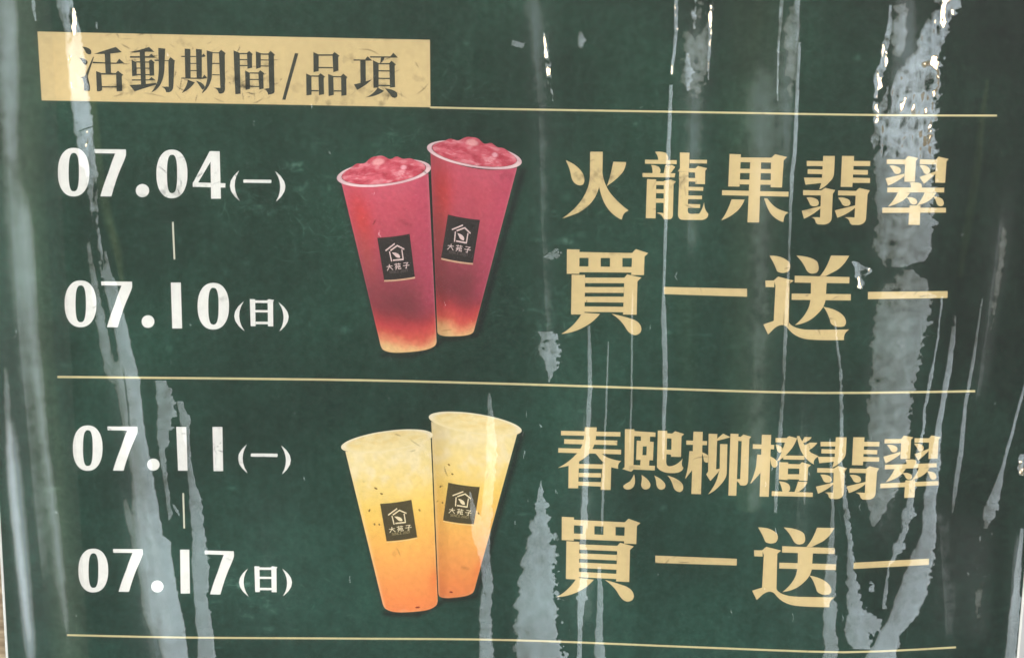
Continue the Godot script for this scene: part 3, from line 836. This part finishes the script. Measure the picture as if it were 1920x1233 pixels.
func ice(c: Array, z: float) -> ArrayMesh:
	var cell := FastNoiseLite.new()
	cell.noise_type = FastNoiseLite.TYPE_CELLULAR
	cell.cellular_return_type = FastNoiseLite.RETURN_CELL_VALUE
	cell.cellular_jitter = 1.0
	cell.seed = 6
	cell.frequency = 0.06
	cell.domain_warp_enabled = true
	cell.domain_warp_amplitude = 6.0
	cell.domain_warp_frequency = 0.05
	var sparkle := FastNoiseLite.new()
	sparkle.seed = 17
	sparkle.frequency = 0.036
	sparkle.fractal_octaves = 3
	var lean := deg_to_rad(c[11])
	var at := func(s: float, v: float) -> Vector2:
		var t := s * TAU
		var r := 0.89 * v
		var heap := 0.0
		var dx := cos(t)
		if sin(t) < 0.0:       # cubes that stand up behind the lip
			heap = 9.5 * exp(-pow((dx + 0.12) / 0.24, 4.0)) + 5.0 * exp(-pow((dx + 0.62) / 0.12, 2.0)) + 6.0 * exp(-pow((dx - 0.35) / 0.1, 2.0)) + 4.0 * exp(-pow((dx - 0.66) / 0.12, 2.0))
		return c[8] + Vector2(cos(t) * c[9] * r, sin(t) * c[10] * r - 1.8 - heap * v * v * (0.3 + 0.7 * -sin(t) if sin(t) < 0.0 else 0.0)).rotated(lean)
	var tint := func(s: float, v: float) -> Color:
		var p: Vector2 = at.call(s, v)
		var q: Vector2 = (p - c[8]).rotated(-lean)
		var facet := cell.get_noise_2d(q.x, q.y * 2.2)
		var k := lin(192, 62, 80).lerp(lin(226, 112, 126), smoothstep(-0.9, 0.9, facet))
		if facet > 0.62:
			k = k.lerp(lin(240, 172, 178), 0.7)
		var w := sparkle.get_noise_2d(q.x * 0.8 - 30.0, q.y * 1.7)
		k = k.lerp(lin(236, 160, 168), smoothstep(0.2, 0.45, w) * 0.5)
		k = k.lerp(lin(168, 46, 64), smoothstep(0.2, 0.45, -w) * 0.5)
		var cube := Vector2((q.x + 8.0) / 15.0, (q.y + 22.0) / 8.0).length()
		k = k.lerp(lin(246, 178, 178), smoothstep(1.0, 0.5, cube) * 0.75)
		var cube2 := Vector2((q.x - 38.0) / 7.0, (q.y + 6.0) / 6.0).length()
		k = k.lerp(lin(250, 190, 200), smoothstep(1.0, 0.5, cube2) * 0.75)
		return k
	return grid_mesh(110, 26, z, at, tint)


func pale_lid(c: Array, z: float) -> ArrayMesh:
	var f := FastNoiseLite.new()
	f.seed = 51
	f.frequency = 0.05
	f.fractal_octaves = 3
	return grid_mesh(80, 14, z,
		func(s, v): return rim_point(c, s * TAU, maxf(0.001, v)),
		func(s, v):
			var p := rim_point(c, s * TAU, v)
			var n := f.get_noise_2d(p.x * 0.7, p.y * 1.6)
			var k := lin(244, 222, 166).lerp(lin(238, 206, 136), clampf(0.35 + n * 1.8, 0.0, 1.0) * 0.6)
			k = k.lerp(lin(244, 223, 168), smoothstep(0.1, 0.8, sin(s * TAU)) * smoothstep(0.3, 0.9, v))
			return k.lerp(lin(248, 236, 208), smoothstep(0.82, 0.96, v) * lerpf(0.85, 0.22, smoothstep(-0.1, 0.5, sin(s * TAU)))))


func seed_speck(c: Array, s: Array, z: float) -> ArrayMesh:
	var p := cup_point(c, s[0], s[1])
	var tris := PackedVector2Array()
	for i in 12:
		var a := Vector2(cos(TAU * i / 12.0) * s[2] * 0.5, sin(TAU * i / 12.0) * 1.7).rotated(s[3])
		var b := Vector2(cos(TAU * (i + 1) / 12.0) * s[2] * 0.5, sin(TAU * (i + 1) / 12.0) * 1.7).rotated(s[3])
		tris.append_array([p, p + a, p + b])
	return flat_mesh(tris, z)


func emblem() -> PackedVector2Array:       # a house with a leaf over three characters, in a label one unit wide and high
	if cache.has("emblem"):
		return cache["emblem"]
	var polys := line_strokes("0.20,0.32 0.50,0.185; 0.35,0.33 0.575,0.235 0.77,0.335; 0.31,0.36 0.33,0.58; 0.385,0.565 0.70,0.57 0.70,0.35", 0.034)
	polys.append(outline("0.38,0.382 0.55,0.39* 0.60,0.46 0.63,0.51* 0.60,0.525 0.50,0.52* 0.46,0.47"))
	for g in [
		[0.14, 0.645, "0.06,0.36 0.94,0.34; 0.52,0.02 0.48,0.40 0.06,0.98; 0.52,0.42 0.96,0.95"],
		[0.40, 0.645, "0.02,0.15 0.98,0.15; 0.3,0.0 0.3,0.26; 0.7,0.0 0.7,0.26; 0.3,0.34 0.06,0.66; 0.2,0.46 0.46,0.46 0.1,0.98; 0.24,0.62 0.36,0.76; 0.58,0.42 0.88,0.42 0.86,0.64 0.66,0.66; 0.58,0.42 0.58,0.92 0.96,0.92 0.96,0.8"],
		[0.67, 0.645, "0.15,0.08 0.85,0.08 0.52,0.38; 0.52,0.36 0.52,0.95 0.3,0.88; 0.02,0.50 0.98,0.50"],
	]:
		for p: PackedVector2Array in line_strokes(g[2], 0.105):
			var q := PackedVector2Array()
			for v in p:
				q.append(Vector2(g[0], g[1]) + v * Vector2(0.2, 0.145))
			polys.append(q)
	cache["emblem"] = triangles(polys)
	return cache["emblem"]


func small_words(lq: Array, z: float, mat: Material, parent: Node):
	var tm := TextMesh.new()
	var font := SystemFont.new()
	font.font_names = PackedStringArray(["Droid Sans"])
	tm.font = font
	tm.text = "SINCE 2001"
	tm.font_size = 24
	tm.pixel_size = 0.01
	tm.depth = 0.0
	var a := on_plane(lq[3].lerp(lq[2], 0.22).lerp(lq[0].lerp(lq[1], 0.22), 0.165))
	var b := on_plane(lq[3].lerp(lq[2], 0.80).lerp(lq[0].lerp(lq[1], 0.80), 0.165))
	var o := part("small_words", tm, mat, parent)
	var wide := maxf(0.1, tm.get_aabb().size.x)
	var k := (b - a).length() / wide
	var x := (b - a).normalized()
	var mid := (a + b) * 0.5
	o.transform = Transform3D(Basis(x * k, Vector3(-x.y, x.x, 0) * k, Vector3(0, 0, 1)), Vector3(mid.x, mid.y, z))


# ---------------------------------------------------------------- the film

func lean_to(p: Vector2, az: float, el: float) -> Vector2:     # how a facet at p must lean to mirror that direction towards the lens
	var at := on_plane(p)
	var h := ((Vector3(0, EYE, DIST) - at).normalized() + direction(az, el)).normalized()
	return Vector2(h.x, h.y) / h.z


func fold(rows: Array, az: float, soft: float, ragged: float, crumple: float, sun_share := 0.0):
	# rows of [y, x, half width, elevation mirrored]: a strip of film that leans towards the sky
	var wrinkle := 0.9 if crumple > 0.055 else 0.0
	var glint := lean_to(Vector2(rows[0][1], rows[0][0]), SUN_AZ, SUN_EL)
	for k in rows.size() - 1:
		var p := texel(Vector2(rows[k][1], rows[k][0]))
		var q := texel(Vector2(rows[k + 1][1], rows[k + 1][0]))
		var n0 := lean_to(Vector2(rows[k][1], rows[k][0]), az, rows[k][3])
		var n1 := lean_to(Vector2(rows[k + 1][1], rows[k + 1][0]), az, rows[k + 1][3])
		for y in range(maxi(0, int(p.y)), mini(th, int(q.y))):
			var t := (y - p.y) / (q.y - p.y)
			var w := lerpf(rows[k][2], rows[k + 1][2], t) * 0.83
			w = maxf(0.7, w * (0.82 if w < 9.0 and soft < 0.5 else 1.08 if soft < 0.5 else 1.0))
			var wob := y * tw
			var cx := lerpf(p.x, q.x, t) + noise_a[wob + clampi(int(p.x), 0, tw - 1)] * ragged * minf(w, 9.0) * 0.3
			var n := n0.lerp(n1, t) + Vector2(0, noise_d[wob + clampi(int(p.x), 0, tw - 1)] * 0.035)
			var ends := 1.0
			if soft >= 0.3:
				if k == 0:
					ends = smoothstep(0.0, 0.8, t)
				elif k == rows.size() - 2:
					ends = smoothstep(0.0, 0.8, 1.0 - t)
			var reach := w * (1.0 + soft + ragged * 0.5) + 1.0
			for x in range(maxi(0, int(cx - reach)), mini(tw, int(cx + reach) + 1)):
				var i := wob + x
				var px := x + (noise_e[i] * 6.5 + noise_b[i] * 6.0 + noise_f[i] * 1.5) * ragged * clampf(w / 11.0, 0.22, 1.0)
				var side := (px - cx) / w
				var d := absf(side) + noise_b[i] * ragged * 0.35 + noise_a[i] * ragged * 0.3
				var feather := soft + (0.42 if side < 0.0 else 0.05)      # one side of a roll turns away slowly, the other is a crease
				var m := (1.0 - smoothstep(1.0 - feather * 0.9, 1.0 + soft * 0.6 + 0.02, d)) * ends
				if ragged > 0.85 and noise_g[i] + noise_b[i] * 0.5 < -0.95 + ragged * 0.35:      # pinched spots that look elsewhere
					m *= 0.2
				if m <= 0.0:
					continue
				var curve := minf(crumple, 0.045) * (side * 0.9 + 1.3 * smoothstep(0.55, 0.9, side) + 1.2 * noise_c[i])      # the strip is rounded, with a lip along one side
				var goal := n + Vector2(noise_e[i] * 0.8 + noise_h[i] * wrinkle, noise_a[i] * 0.9 + noise_g[i] * 0.6 + noise_d[i] * 1.1 + noise_h[i] * wrinkle * 0.9) * crumple * 1.7 + Vector2(0, curve)
				if sun_share > 0.0:
					goal = goal.lerp(glint, 0.95 * smoothstep(0.46 - sun_share, 0.60 - sun_share, noise_h[i] + noise_g[i] * 0.35))
				tilt_x[i] = lerpf(tilt_x[i], goal.x, m)
				tilt_y[i] = lerpf(tilt_y[i], goal.y, m)


func patch(pts: Array, az: float, el: float, ragged: float, crumple: float):
	var poly := PackedVector2Array()
	var mid := Vector2.ZERO
	for p in pts:
		poly.append(texel(p))
		mid += p / pts.size()
	var n := lean_to(mid, az, el)
	var r := bounds(poly).grow(8)
	for y in range(maxi(0, int(r.position.y)), mini(th, int(r.end.y))):
		for x in range(maxi(0, int(r.position.x)), mini(tw, int(r.end.x))):
			var i := y * tw + x
			if Geometry2D.is_point_in_polygon(Vector2(x + noise_b[i] * ragged * 9.0, y + noise_e[i] * ragged * 12.0), poly):
				tilt_x[i] = n.x + (noise_e[i] * 0.8 + noise_g[i] * 0.7) * crumple
				tilt_y[i] = n.y + (noise_a[i] * 0.6 + noise_g[i] * 0.9) * crumple


func creases():
	tilt_x.resize(tw * th)
	tilt_y.resize(tw * th)
	for i in tilt_x.size():
		tilt_x[i] = noise_c[i] * 0.05 + noise_d[i] * 0.03
		tilt_y[i] = -0.055 + noise_c[i] * 0.022 + noise_d[i] * 0.02 + noise_b[i] * 0.006
	# left edge, where the film rolls round the board
	fold([[540, 2, 8, 3], [800, 14, 13, 8], [950, 25, 14, 10], [1100, 42, 14, 10], [1300, 64, 14, 9]], -30, 0.9, 0.2, 0.012)
	fold([[860, 116, 1.5, -9], [960, 120, 2, -10], [1300, 155, 2, -9]], -20, 0.5, 0.3, 0.01)
	fold([[-120, 105, 12, 22], [0, 118, 13, 22], [60, 135, 15, 22], [190, 150, 16, 23], [280, 160, 15, 19], [340, 170, 12, 13], [420, 178, 9, 9], [520, 194, 7, 6]], -8, 0.28, 0.3, 0.07)
	fold([[-20, 126, 8, 24], [40, 138, 7, 24], [110, 130, 4, 24], [180, 138, 4, 24]], 0, 0.2, 0.8, 0.16, 0.3)
	fold([[90, 128, 3, 30], [150, 137, 3, 32], [200, 142, 3, 30]], -8, 0.3, 0.5, 0.08)
	fold([[236, 172, 3, -12], [241, 158, 4, -12], [245, 148, 2, -12]], -8, 0.2, 0.6, 0.02)
	fold([[242, 165, 4, 26], [262, 168, 5, 26], [275, 160, 2, 26]], 0, 0.2, 0.8, 0.14, 0.2)
	fold([[-20, 60, 3, 22], [15, 63, 5, 22], [40, 67, 2, 22]], 0, 0.2, 0.8, 0.14, 0.3)
	fold([[36, 180, 1, 18], [46, 181, 3, 18], [58, 181, 1, 18]], 0, 0.3, 0.3, 0.05)
	# lower left
	fold([[410, 160, 4, 3], [470, 166, 7, 5], [560, 180, 11, 5], [650, 196, 14, 4], [760, 210, 10, 2]], -8, 0.5, 0.3, 0.02)
	fold([[470, 196, 4, 5], [540, 206, 14, 7], [620, 226, 14, 8], [720, 246, 17, 9], [800, 256, 15, 12], [900, 275, 14, 14], [1000, 286, 19, 16], [1010, 296, 22, 17], [1100, 306, 24, 19], [1160, 318, 24, 19], [1300, 332, 30, 19]], -8, 0.2, 0.2, 0.03)
	fold([[620, 200, 10, 2], [720, 225, 22, 4], [900, 252, 26, 6], [1020, 262, 34, 9], [1100, 280, 36, 10], [1300, 300, 44, 11]], -8, 0.85, 0.25, 0.015)
	fold([[690, 244, 1.5, 10], [760, 258, 7, 12], [800, 261, 9, 13], [900, 279, 9, 16], [1000, 290, 14, 18], [1012, 300, 17, 18], [1100, 310, 20, 20], [1160, 322, 21, 20], [1300, 338, 26, 20]], -8, 0.14, 0.2, 0.03)
	fold([[655, 226, 2, -9], [760, 240, 2, -9], [860, 247, 2, -9]], 0, 0.4, 0.4, 0.01)
	fold([[880, 220, 6, 2], [960, 238, 8, 3], [1025, 248, 7, 4]], -8, 0.5, 0.3, 0.012)
	fold([[712, 300, 13, 6], [760, 312, 20, 7], [800, 306, 15, 8], [850, 303, 9, 9], [905, 311, 6, 9], [960, 318, 7, 9], [975, 317, 1, 9]], -6, 0.08, 0.6, 0.025)
	fold([[750, 336, 8, 6], [785, 345, 12, 7], [840, 352, 6, 8], [880, 355, 8, 9], [930, 364, 12, 10], [1000, 370, 14, 10], [1060, 374, 18, 10], [1120, 374, 15, 11], [1180, 382, 17, 13], [1300, 388, 22, 14]], -6, 0.06, 0.32, 0.025)
	fold([[945, 326, 3, 16], [955, 332, 4, 16], [966, 336, 1, 16]], 0, 0.1, 0.8, 0.05)
	# beside the orange cups
	fold([[735, 916, 4, 6], [790, 918, 11, 6], [860, 918, 13, 6], [950, 910, 13, 7], [1030, 906, 12, 10], [1090, 912, 12, 13], [1150, 908, 13, 13], [1300, 912, 18, 13]], 4, 0.28, 0.3, 0.03)
	fold([[920, 880, 3, 6], [990, 893, 16, 7], [1040, 905, 12, 9]], 4, 0.25, 0.4, 0.02)
	fold([[900, 1013, 2, 12], [930, 1013, 9, 13], [985, 1010, 20, 13], [1040, 1008, 33, 14], [1100, 1003, 38, 14], [1170, 1002, 44, 15], [1300, 1004, 54, 15]], 4, 0.05, 0.8, 0.03)
	fold([[620, 1022, 16, 8], [660, 1028, 22, 9], [690, 1030, 12, 8], [715, 1028, 2, 8]], 4, 0.1, 0.9, 0.05)
	# the fine runs between the lettering
	fold([[610, 1103, 4, 5], [720, 1105, 6, 8], [800, 1101, 6, 10], [870, 1098, 7, 12], [1000, 1092, 9, 13], [1080, 1094, 10, 13], [1120, 1088, 11, 13], [1180, 1086, 6, 13], [1300, 1084, 9, 13]], 6, 0.08, 0.4, 0.02)
	fold([[640, 1140, 2, 6], [800, 1134, 3, 8], [960, 1128, 4, 9], [1000, 1127, 1, 9]], 6, 0.2, 0.4, 0.01)
	fold([[1060, 1122, 5, 8], [1120, 1124, 8, 10], [1180, 1121, 10, 10], [1300, 1126, 15, 10]], 6, 0.14, 0.4, 0.02)
	fold([[480, 1186, 1.5, 5], [600, 1184, 3, 6], [750, 1183, 3, 6], [960, 1175, 4, 7]], 6, 0.3, 0.3, 0.01)
	fold([[160, 1257, 4, 14], [280, 1252, 5, 15], [420, 1247, 4, 10], [545, 1243, 3.5, 9], [600, 1243, 7, 8], [700, 1246, 7, 7], [800, 1243, 5, 9], [860, 1242, 3, 5]], 8, 0.12, 0.28, 0.03)
	fold([[-120, 1300, 34, 2], [0, 1300, 34, 2], [120, 1296, 30, 1], [260, 1285, 22, -1]], 8, 0.5, 0.5, 0.03)
	fold([[-30, 1267, 4, 22], [60, 1266, 4, 22], [140, 1258, 3, 20]], 8, 0.15, 0.5, 0.10, 0.15)
	fold([[-30, 1300, 6, 20], [30, 1299, 5, 20], [55, 1300, 2, 20]], 8, 0.15, 0.8, 0.16, 0.15)
	fold([[-30, 1332, 7, 20], [50, 1330, 4, 20], [110, 1328, 3, 18], [150, 1327, 1, 18]], 8, 0.15, 0.6, 0.14, 0.15)
	fold([[100, 1288, 3, 14], [135, 1290, 8, 18], [170, 1288, 3, 14]], 8, 0.15, 0.9, 0.12)
	fold([[-30, 1467, 5, 16], [90, 1458, 2.5, 16], [190, 1456, 1.5, 14]], 8, 0.15, 0.4, 0.06, 0.1)
	fold([[-30, 1494, 6, 14], [60, 1492, 5, 14], [100, 1490, 2, 14]], 8, 0.15, 0.4, 0.08)
	fold([[80, 1498, 3, 16], [180, 1493, 4, 17], [280, 1489, 5, 17], [330, 1483, 5, 16], [380, 1481, 4, 12], [480, 1478, 3, 9], [560, 1474, 5, 9], [650, 1470, 5, 8], [740, 1466, 5, 6], [820, 1460, 6, 8], [960, 1452, 5, 5]], 8, 0.12, 0.35, 0.03)
	fold([[-120, 1480, 26, 1], [120, 1476, 20, 0], [260, 1470, 12, -2]], 8, 0.6, 0.3, 0.02)
	fold([[600, 1564, 2, 7], [700, 1575, 4, 9], [800, 1576, 5, 10], [860, 1574, 6, 11], [960, 1585, 8, 12], [1020, 1592, 8, 13], [1080, 1594, 10, 13], [1140, 1598, 18, 14], [1190, 1604, 26, 14], [1215, 1612, 20, 14]], 8, 0.05, 0.75, 0.04)
	fold([[820, 1555, 3, 6], [960, 1560, 5, 9], [1040, 1556, 11, 10], [1120, 1552, 14, 10], [1300, 1556, 18, 10]], 8, 0.2, 0.4, 0.02)
	fold([[700, 1512, 3, 5], [900, 1508, 4, 6], [1000, 1505, 3, 5]], 8, 0.3, 0.3, 0.02)
	# the broad sheet at right
	fold([[-120, 1792, 26, 16], [0, 1775, 24, 16], [40, 1757, 20, 16], [90, 1738, 24, 16], [150, 1714, 42, 16], [210, 1692, 54, 15], [300, 1690, 56, 13]], 10, 0.06, 0.5, 0.14, 0.02)
	fold([[295, 1690, 56, 11], [400, 1686, 58, 5], [470, 1684, 60, 6], [488, 1680, 40, 5], [500, 1672, 14, 4]], 10, 0.06, 0.5, 0.03)
	fold([[130, 1748, 8, -8], [165, 1722, 26, -8], [180, 1700, 22, -8]], 10, 0.6, 0.9, 0.09)
	fold([[504, 1700, 12, 3], [520, 1694, 34, 3], [535, 1690, 50, 3], [560, 1688, 54, 3], [620, 1678, 52, 3], [700, 1666, 46, 4], [780, 1660, 43, 5], [840, 1656, 43, 5], [900, 1648, 36, 5], [950, 1640, 20, 6], [985, 1636, 5, 6]], 12, 0.05, 0.5, 0.022)
	fold([[490, 1600, 8, 18], [505, 1618, 14, 20], [540, 1610, 6, 18]], 10, 0.1, 1.0, 0.15, 0.1)
	fold([[-40, 1775, 12, 24], [10, 1774, 12, 24], [40, 1765, 10, 24], [70, 1755, 6, 24]], 10, 0.1, 1.0, 0.22, 0.22)
	fold([[10, 1668, 2, 24], [40, 1668, 5, 24], [70, 1662, 7, 24], [110, 1656, 8, 24], [150, 1644, 10, 24], [185, 1640, 3, 24]], 10, 0.1, 0.8, 0.2, 0.55)
	fold([[-40, 1682, 18, 4], [60, 1680, 16, 4], [130, 1676, 8, 2]], 10, 0.4, 0.4, 0.05)
	fold([[190, 1640, 5, 20], [215, 1640, 6, 20], [230, 1640, 3, 20]], 10, 0.1, 1.0, 0.2, 0.25)
	fold([[555, 1765, 3, 12], [600, 1760, 2, 13], [640, 1756, 3, 13], [665, 1751, 1.5, 12], [700, 1745, 5, 12], [760, 1733, 4, 12], [800, 1730, 4, 13], [870, 1716, 7, 13], [930, 1706, 9, 13], [960, 1700, 12, 13], [990, 1694, 9, 13], [1030, 1680, 12, 13], [1060, 1664, 3, 12], [1100, 1660, 5, 13], [1140, 1655, 6, 13]], 12, 0.06, 0.7, 0.03)
	fold([[590, 1788, 4, 6], [640, 1784, 7, 9], [700, 1775, 8, 11], [760, 1765, 7, 12], [800, 1758, 8, 13], [850, 1752, 11, 14], [930, 1742, 13, 15], [1000, 1738, 15, 16], [1040, 1726, 24, 16], [1090, 1712, 30, 16], [1150, 1690, 28, 16], [1190, 1662, 24, 15], [1300, 1618, 42, 15]], 12, 0.1, 0.38, 0.04)
	fold([[560, 1840, 2, 6], [680, 1822, 5, 8], [760, 1808, 5, 9], [850, 1799, 7, 9], [920, 1788, 7, 8], [960, 1784, 2, 6]], 14, 0.12, 0.35, 0.02)
	fold([[700, 1925, 3, 10], [780, 1904, 4, 10], [860, 1882, 4, 10], [900, 1872, 8, 10], [940, 1858, 14, 9], [970, 1850, 12, 8], [990, 1845, 5, 6]], 14, 0.1, 0.55, 0.03)
	fold([[930, 1822, 34, 1], [1040, 1824, 38, 1], [1160, 1830, 28, 0], [1220, 1830, 20, -2]], 12, 0.8, 0.3, 0.015)
	fold([[300, 1895, 14, 0], [500, 1870, 18, 1], [650, 1848, 14, 0], [760, 1838, 10, -1]], 12, 0.8, 0.3, 0.012)
	fold([[850, 1915, 6, 20], [875, 1912, 9, 22], [890, 1914, 4, 20]], 14, 0.2, 0.8, 0.2, 0.25)
	fold([[990, 1915, 5, 10], [1060, 1908, 9, 11], [1150, 1900, 12, 12], [1300, 1884, 14, 12]], 14, 0.25, 0.25, 0.02)
	fold([[60, 1018, 2, 12], [120, 1026, 7, 18], [160, 1030, 4, 16], [190, 1036, 1.5, 12]], 8, 0.2, 0.8, 0.12, 0.12)
	fold([[50, 1085, 2, 8], [75, 1088, 9, 8], [100, 1084, 2, 8]], 8, 0.4, 0.6, 0.05)
	patch([Vector2(962, 70), Vector2(985, 78), Vector2(978, 90), Vector2(960, 88)], 8, 8, 0.8, 0.04)
	patch([Vector2(1615, 1130), Vector2(1640, 1150), Vector2(1655, 1170), Vector2(1640, 1190), Vector2(1625, 1180), Vector2(1612, 1150)], 8, 14, 1.0, 0.05)
	patch([Vector2(1630, 1085), Vector2(1636, 1092), Vector2(1640, 1105), Vector2(1632, 1106)], 8, 20, 0.6, 0.05)
	patch([Vector2(1025, 465), Vector2(1050, 470), Vector2(1045, 490), Vector2(1020, 485)], 8, 6, 1.0, 0.05)
	# loose flecks and pinched spots
	var r := RandomNumberGenerator.new()
	r.seed = 88
	for k in 80:
		var c := Vector2(r.randf_range(20, 1900), r.randf_range(10, 1225))
		if k % 3 == 0:
			c = Vector2(r.randfn(1600, 130), r.randf_range(850, 1230))
		elif k % 5 == 0:
			c = Vector2(r.randfn(985, 25), r.randf_range(760, 1100))
		var el := r.randf_range(4, 16)
		var s := r.randf_range(0.6, 2.2)
		var run := r.randf_range(3, 16)
		fold([[c.y, c.x, s * 0.5, el], [c.y + run * 0.5, c.x + r.randfn(), s, el], [c.y + run, c.x + r.randfn() * 3.0, 0.6, el]], 8, 0.2, 0.9, 0.06)


func sheen():      # an added film layer for soft reflections: broad rolls without sharp folds
	for i in tilt_x.size():
		tilt_x[i] = noise_c[i] * 0.06
		tilt_y[i] = -0.30 + noise_c[i] * 0.035 + noise_d[i] * 0.03
	fold([[-160, 4, 62, 9], [100, 8, 58, 9], [300, 16, 54, 8], [600, 34, 54, 7], [900, 62, 50, 5], [1400, 112, 56, 6]], -20, 1.3, 0.08, 0.02)
	fold([[-160, 10, 16, 20], [120, 14, 15, 18], [260, 18, 12, 16], [330, 20, 10, 14]], -20, 1.2, 0.2, 0.04)
	fold([[330, 38, 14, 12], [450, 46, 17, 14], [620, 58, 16, 13], [800, 80, 12, 11], [1000, 105, 14, 11], [1400, 150, 20, 12]], -20, 1.2, 0.15, 0.03)
	fold([[700, 8, 14, 20], [900, 24, 18, 26], [1100, 44, 18, 26], [1400, 72, 20, 26]], -25, 1.1, 0.1, 0.02)
	fold([[560, 200, 40, 2], [750, 235, 60, 8], [950, 258, 66, 14], [1150, 285, 74, 18], [1400, 310, 80, 20]], -10, 1.3, 0.12, 0.02)
	fold([[-160, 1300, 46, 14], [150, 1297, 42, 11], [400, 1290, 36, 4], [600, 1285, 26, -2]], 8, 1.2, 0.15, 0.03)
	fold([[-160, 1418, 66, 8], [300, 1420, 62, 7], [620, 1414, 58, 5], [900, 1408, 46, 3], [1050, 1402, 30, -2]], 8, 0.9, 0.12, 0.02)
	fold([[-160, 1476, 24, 12], [200, 1470, 22, 9], [420, 1465, 18, 2]], 8, 1.2, 0.2, 0.03)
	fold([[-160, 1690, 40, 10], [60, 1690, 40, 10], [200, 1690, 74, 12], [420, 1684, 70, 2], [700, 1670, 60, -4], [950, 1650, 60, 3], [1100, 1640, 40, 3]], 10, 0.9, 0.15, 0.03)
	fold([[560, 1500, 60, -2], [800, 1500, 90, 2], [1000, 1490, 100, 3], [1400, 1490, 110, 5]], 8, 1.3, 0.1, 0.02)
	fold([[600, 1100, 40, -3], [850, 1090, 60, 4], [1050, 1085, 80, 6], [1400, 1080, 100, 8]], 6, 1.3, 0.1, 0.02)
	fold([[880, 1740, 60, 4], [1000, 1760, 80, 8], [1150, 1770, 70, 6], [1260, 1770, 50, -2]], 12, 1.2, 0.15, 0.03)
	fold([[260, 1890, 26, 4], [500, 1862, 30, 6], [700, 1835, 22, 4], [820, 1815, 12, -2]], 12, 1.2, 0.15, 0.02)
	fold([[-100, 985, 30, 8], [60, 1000, 46, 12], [220, 1010, 44, 8], [420, 1015, 30, 3], [640, 1025, 34, 5], [760, 1020, 24, -2]], 6, 1.3, 0.2, 0.03)
	fold([[760, 470, 90, -12], [1000, 490, 150, -5], [1400, 520, 200, -4]], 0, 1.3, 0.1, 0.015)
	fold([[930, 1908, 14, 6], [1050, 1902, 16, 16], [1400, 1880, 20, 18]], 14, 1.1, 0.15, 0.02)


func tilts() -> ImageTexture:
	var out := PackedByteArray()
	out.resize(tw * th * 3)
	for i in tilt_x.size():
		var nx := tilt_x[i]
		var ny := tilt_y[i]
		var l := 127.5 / sqrt(nx * nx + ny * ny + 1.0)
		out[i * 3] = int(nx * l + 128.0)
		out[i * 3 + 1] = int(ny * l + 128.0)
		out[i * 3 + 2] = int(l + 127.5)
	return ImageTexture.create_from_image(Image.create_from_data(tw, th, false, Image.FORMAT_RGB8, out))


func film_sheets(layers: int, z0: float) -> ArrayMesh:
	var st := SurfaceTool.new()
	st.begin(Mesh.PRIMITIVE_TRIANGLES)
	var nu := 60
	var nv := 12
	for layer in layers:
		var base: int = layer * (nu + 1) * (nv + 1)
		for j in nv + 1:
			for i in nu + 1:
				var u := float(i) / nu
				var v := float(j) / nv
				var x := lerpf(rx0 - 0.0012, rx1 + 0.0012, u)
				var rim := minf(u, 1.0 - u) * (rx1 - rx0)
				var z := z0 + layer * 0.0003 - 0.0011 * pow(1.0 - clampf(rim / 0.012, 0.0, 1.0), 2.0)
				var p := Vector3(x, lerpf(ry1, ry0, v), z)
				st.set_uv(uv_of(p))
				st.set_normal(Vector3(0, 0, 1))
				st.add_vertex(p)
		for j in nv:
			for i in nu:
				var k := base + j * (nu + 1) + i
				for q in [k, k + 1, k + nu + 2, k, k + nu + 2, k + nu + 1]:
					st.add_index(q)
	st.generate_tangents()
	return st.commit()


func build_film():
	creases()
	var m := StandardMaterial3D.new()
	m.resource_name = "clear_film"
	m.transparency = BaseMaterial3D.TRANSPARENCY_ALPHA
	m.albedo_color = Color(0.95, 0.97, 0.96, 0.0004)
	m.roughness = 0.032
	m.metallic_specular = 0.5
	m.normal_enabled = true
	m.normal_texture = tilts()
	m.cull_mode = BaseMaterial3D.CULL_DISABLED
	var film := part("plastic_film", film_sheets(3, 0.0014), m, self)
	tag(film, "clear creased plastic film stretched over the green poster, with grey streaky reflections", "plastic film")
	sheen()
	var worn: StandardMaterial3D = m.duplicate()
	worn.resource_name = "scuffed_film"
	worn.roughness = 0.17
	worn.albedo_color = Color(0.92, 0.90, 0.84, 0.002)
	worn.normal_texture = tilts()
	part("added_sheen_layer", film_sheets(1, 0.0026), worn, film)  # extra rough layer, added for broad blurred reflections
	var st := SurfaceTool.new()      # strip added to strengthen the soft reflection along the left edge
	st.begin(Mesh.PRIMITIVE_TRIANGLES)
	var n := 60
	for layer in 1:
		for j in n + 1:
			var y := lerpf(-150.0, 1400.0, float(j) / n)
			var edge := on_plane(Vector2(96.0 + 0.058 * y, y))
			for i in 9:
				var p := Vector3(lerpf(rx0 - 0.0012, edge.x, i / 8.0), edge.y, 0.0030 + layer * 0.0003 - 0.0011 * pow(1.0 - i / 8.0, 2.0))
				st.set_uv(uv_of(p))
				st.set_normal(Vector3(0, 0, 1))
				st.add_vertex(p)
		for j in n:
			for i in 8:
				var k: int = layer * 9 * (n + 1) + j * 9 + i
				for q in [k, k + 1, k + 10, k, k + 10, k + 9]:
					st.add_index(q)
	st.generate_tangents()
	part("added_edge_sheen", st.commit(), worn, film)
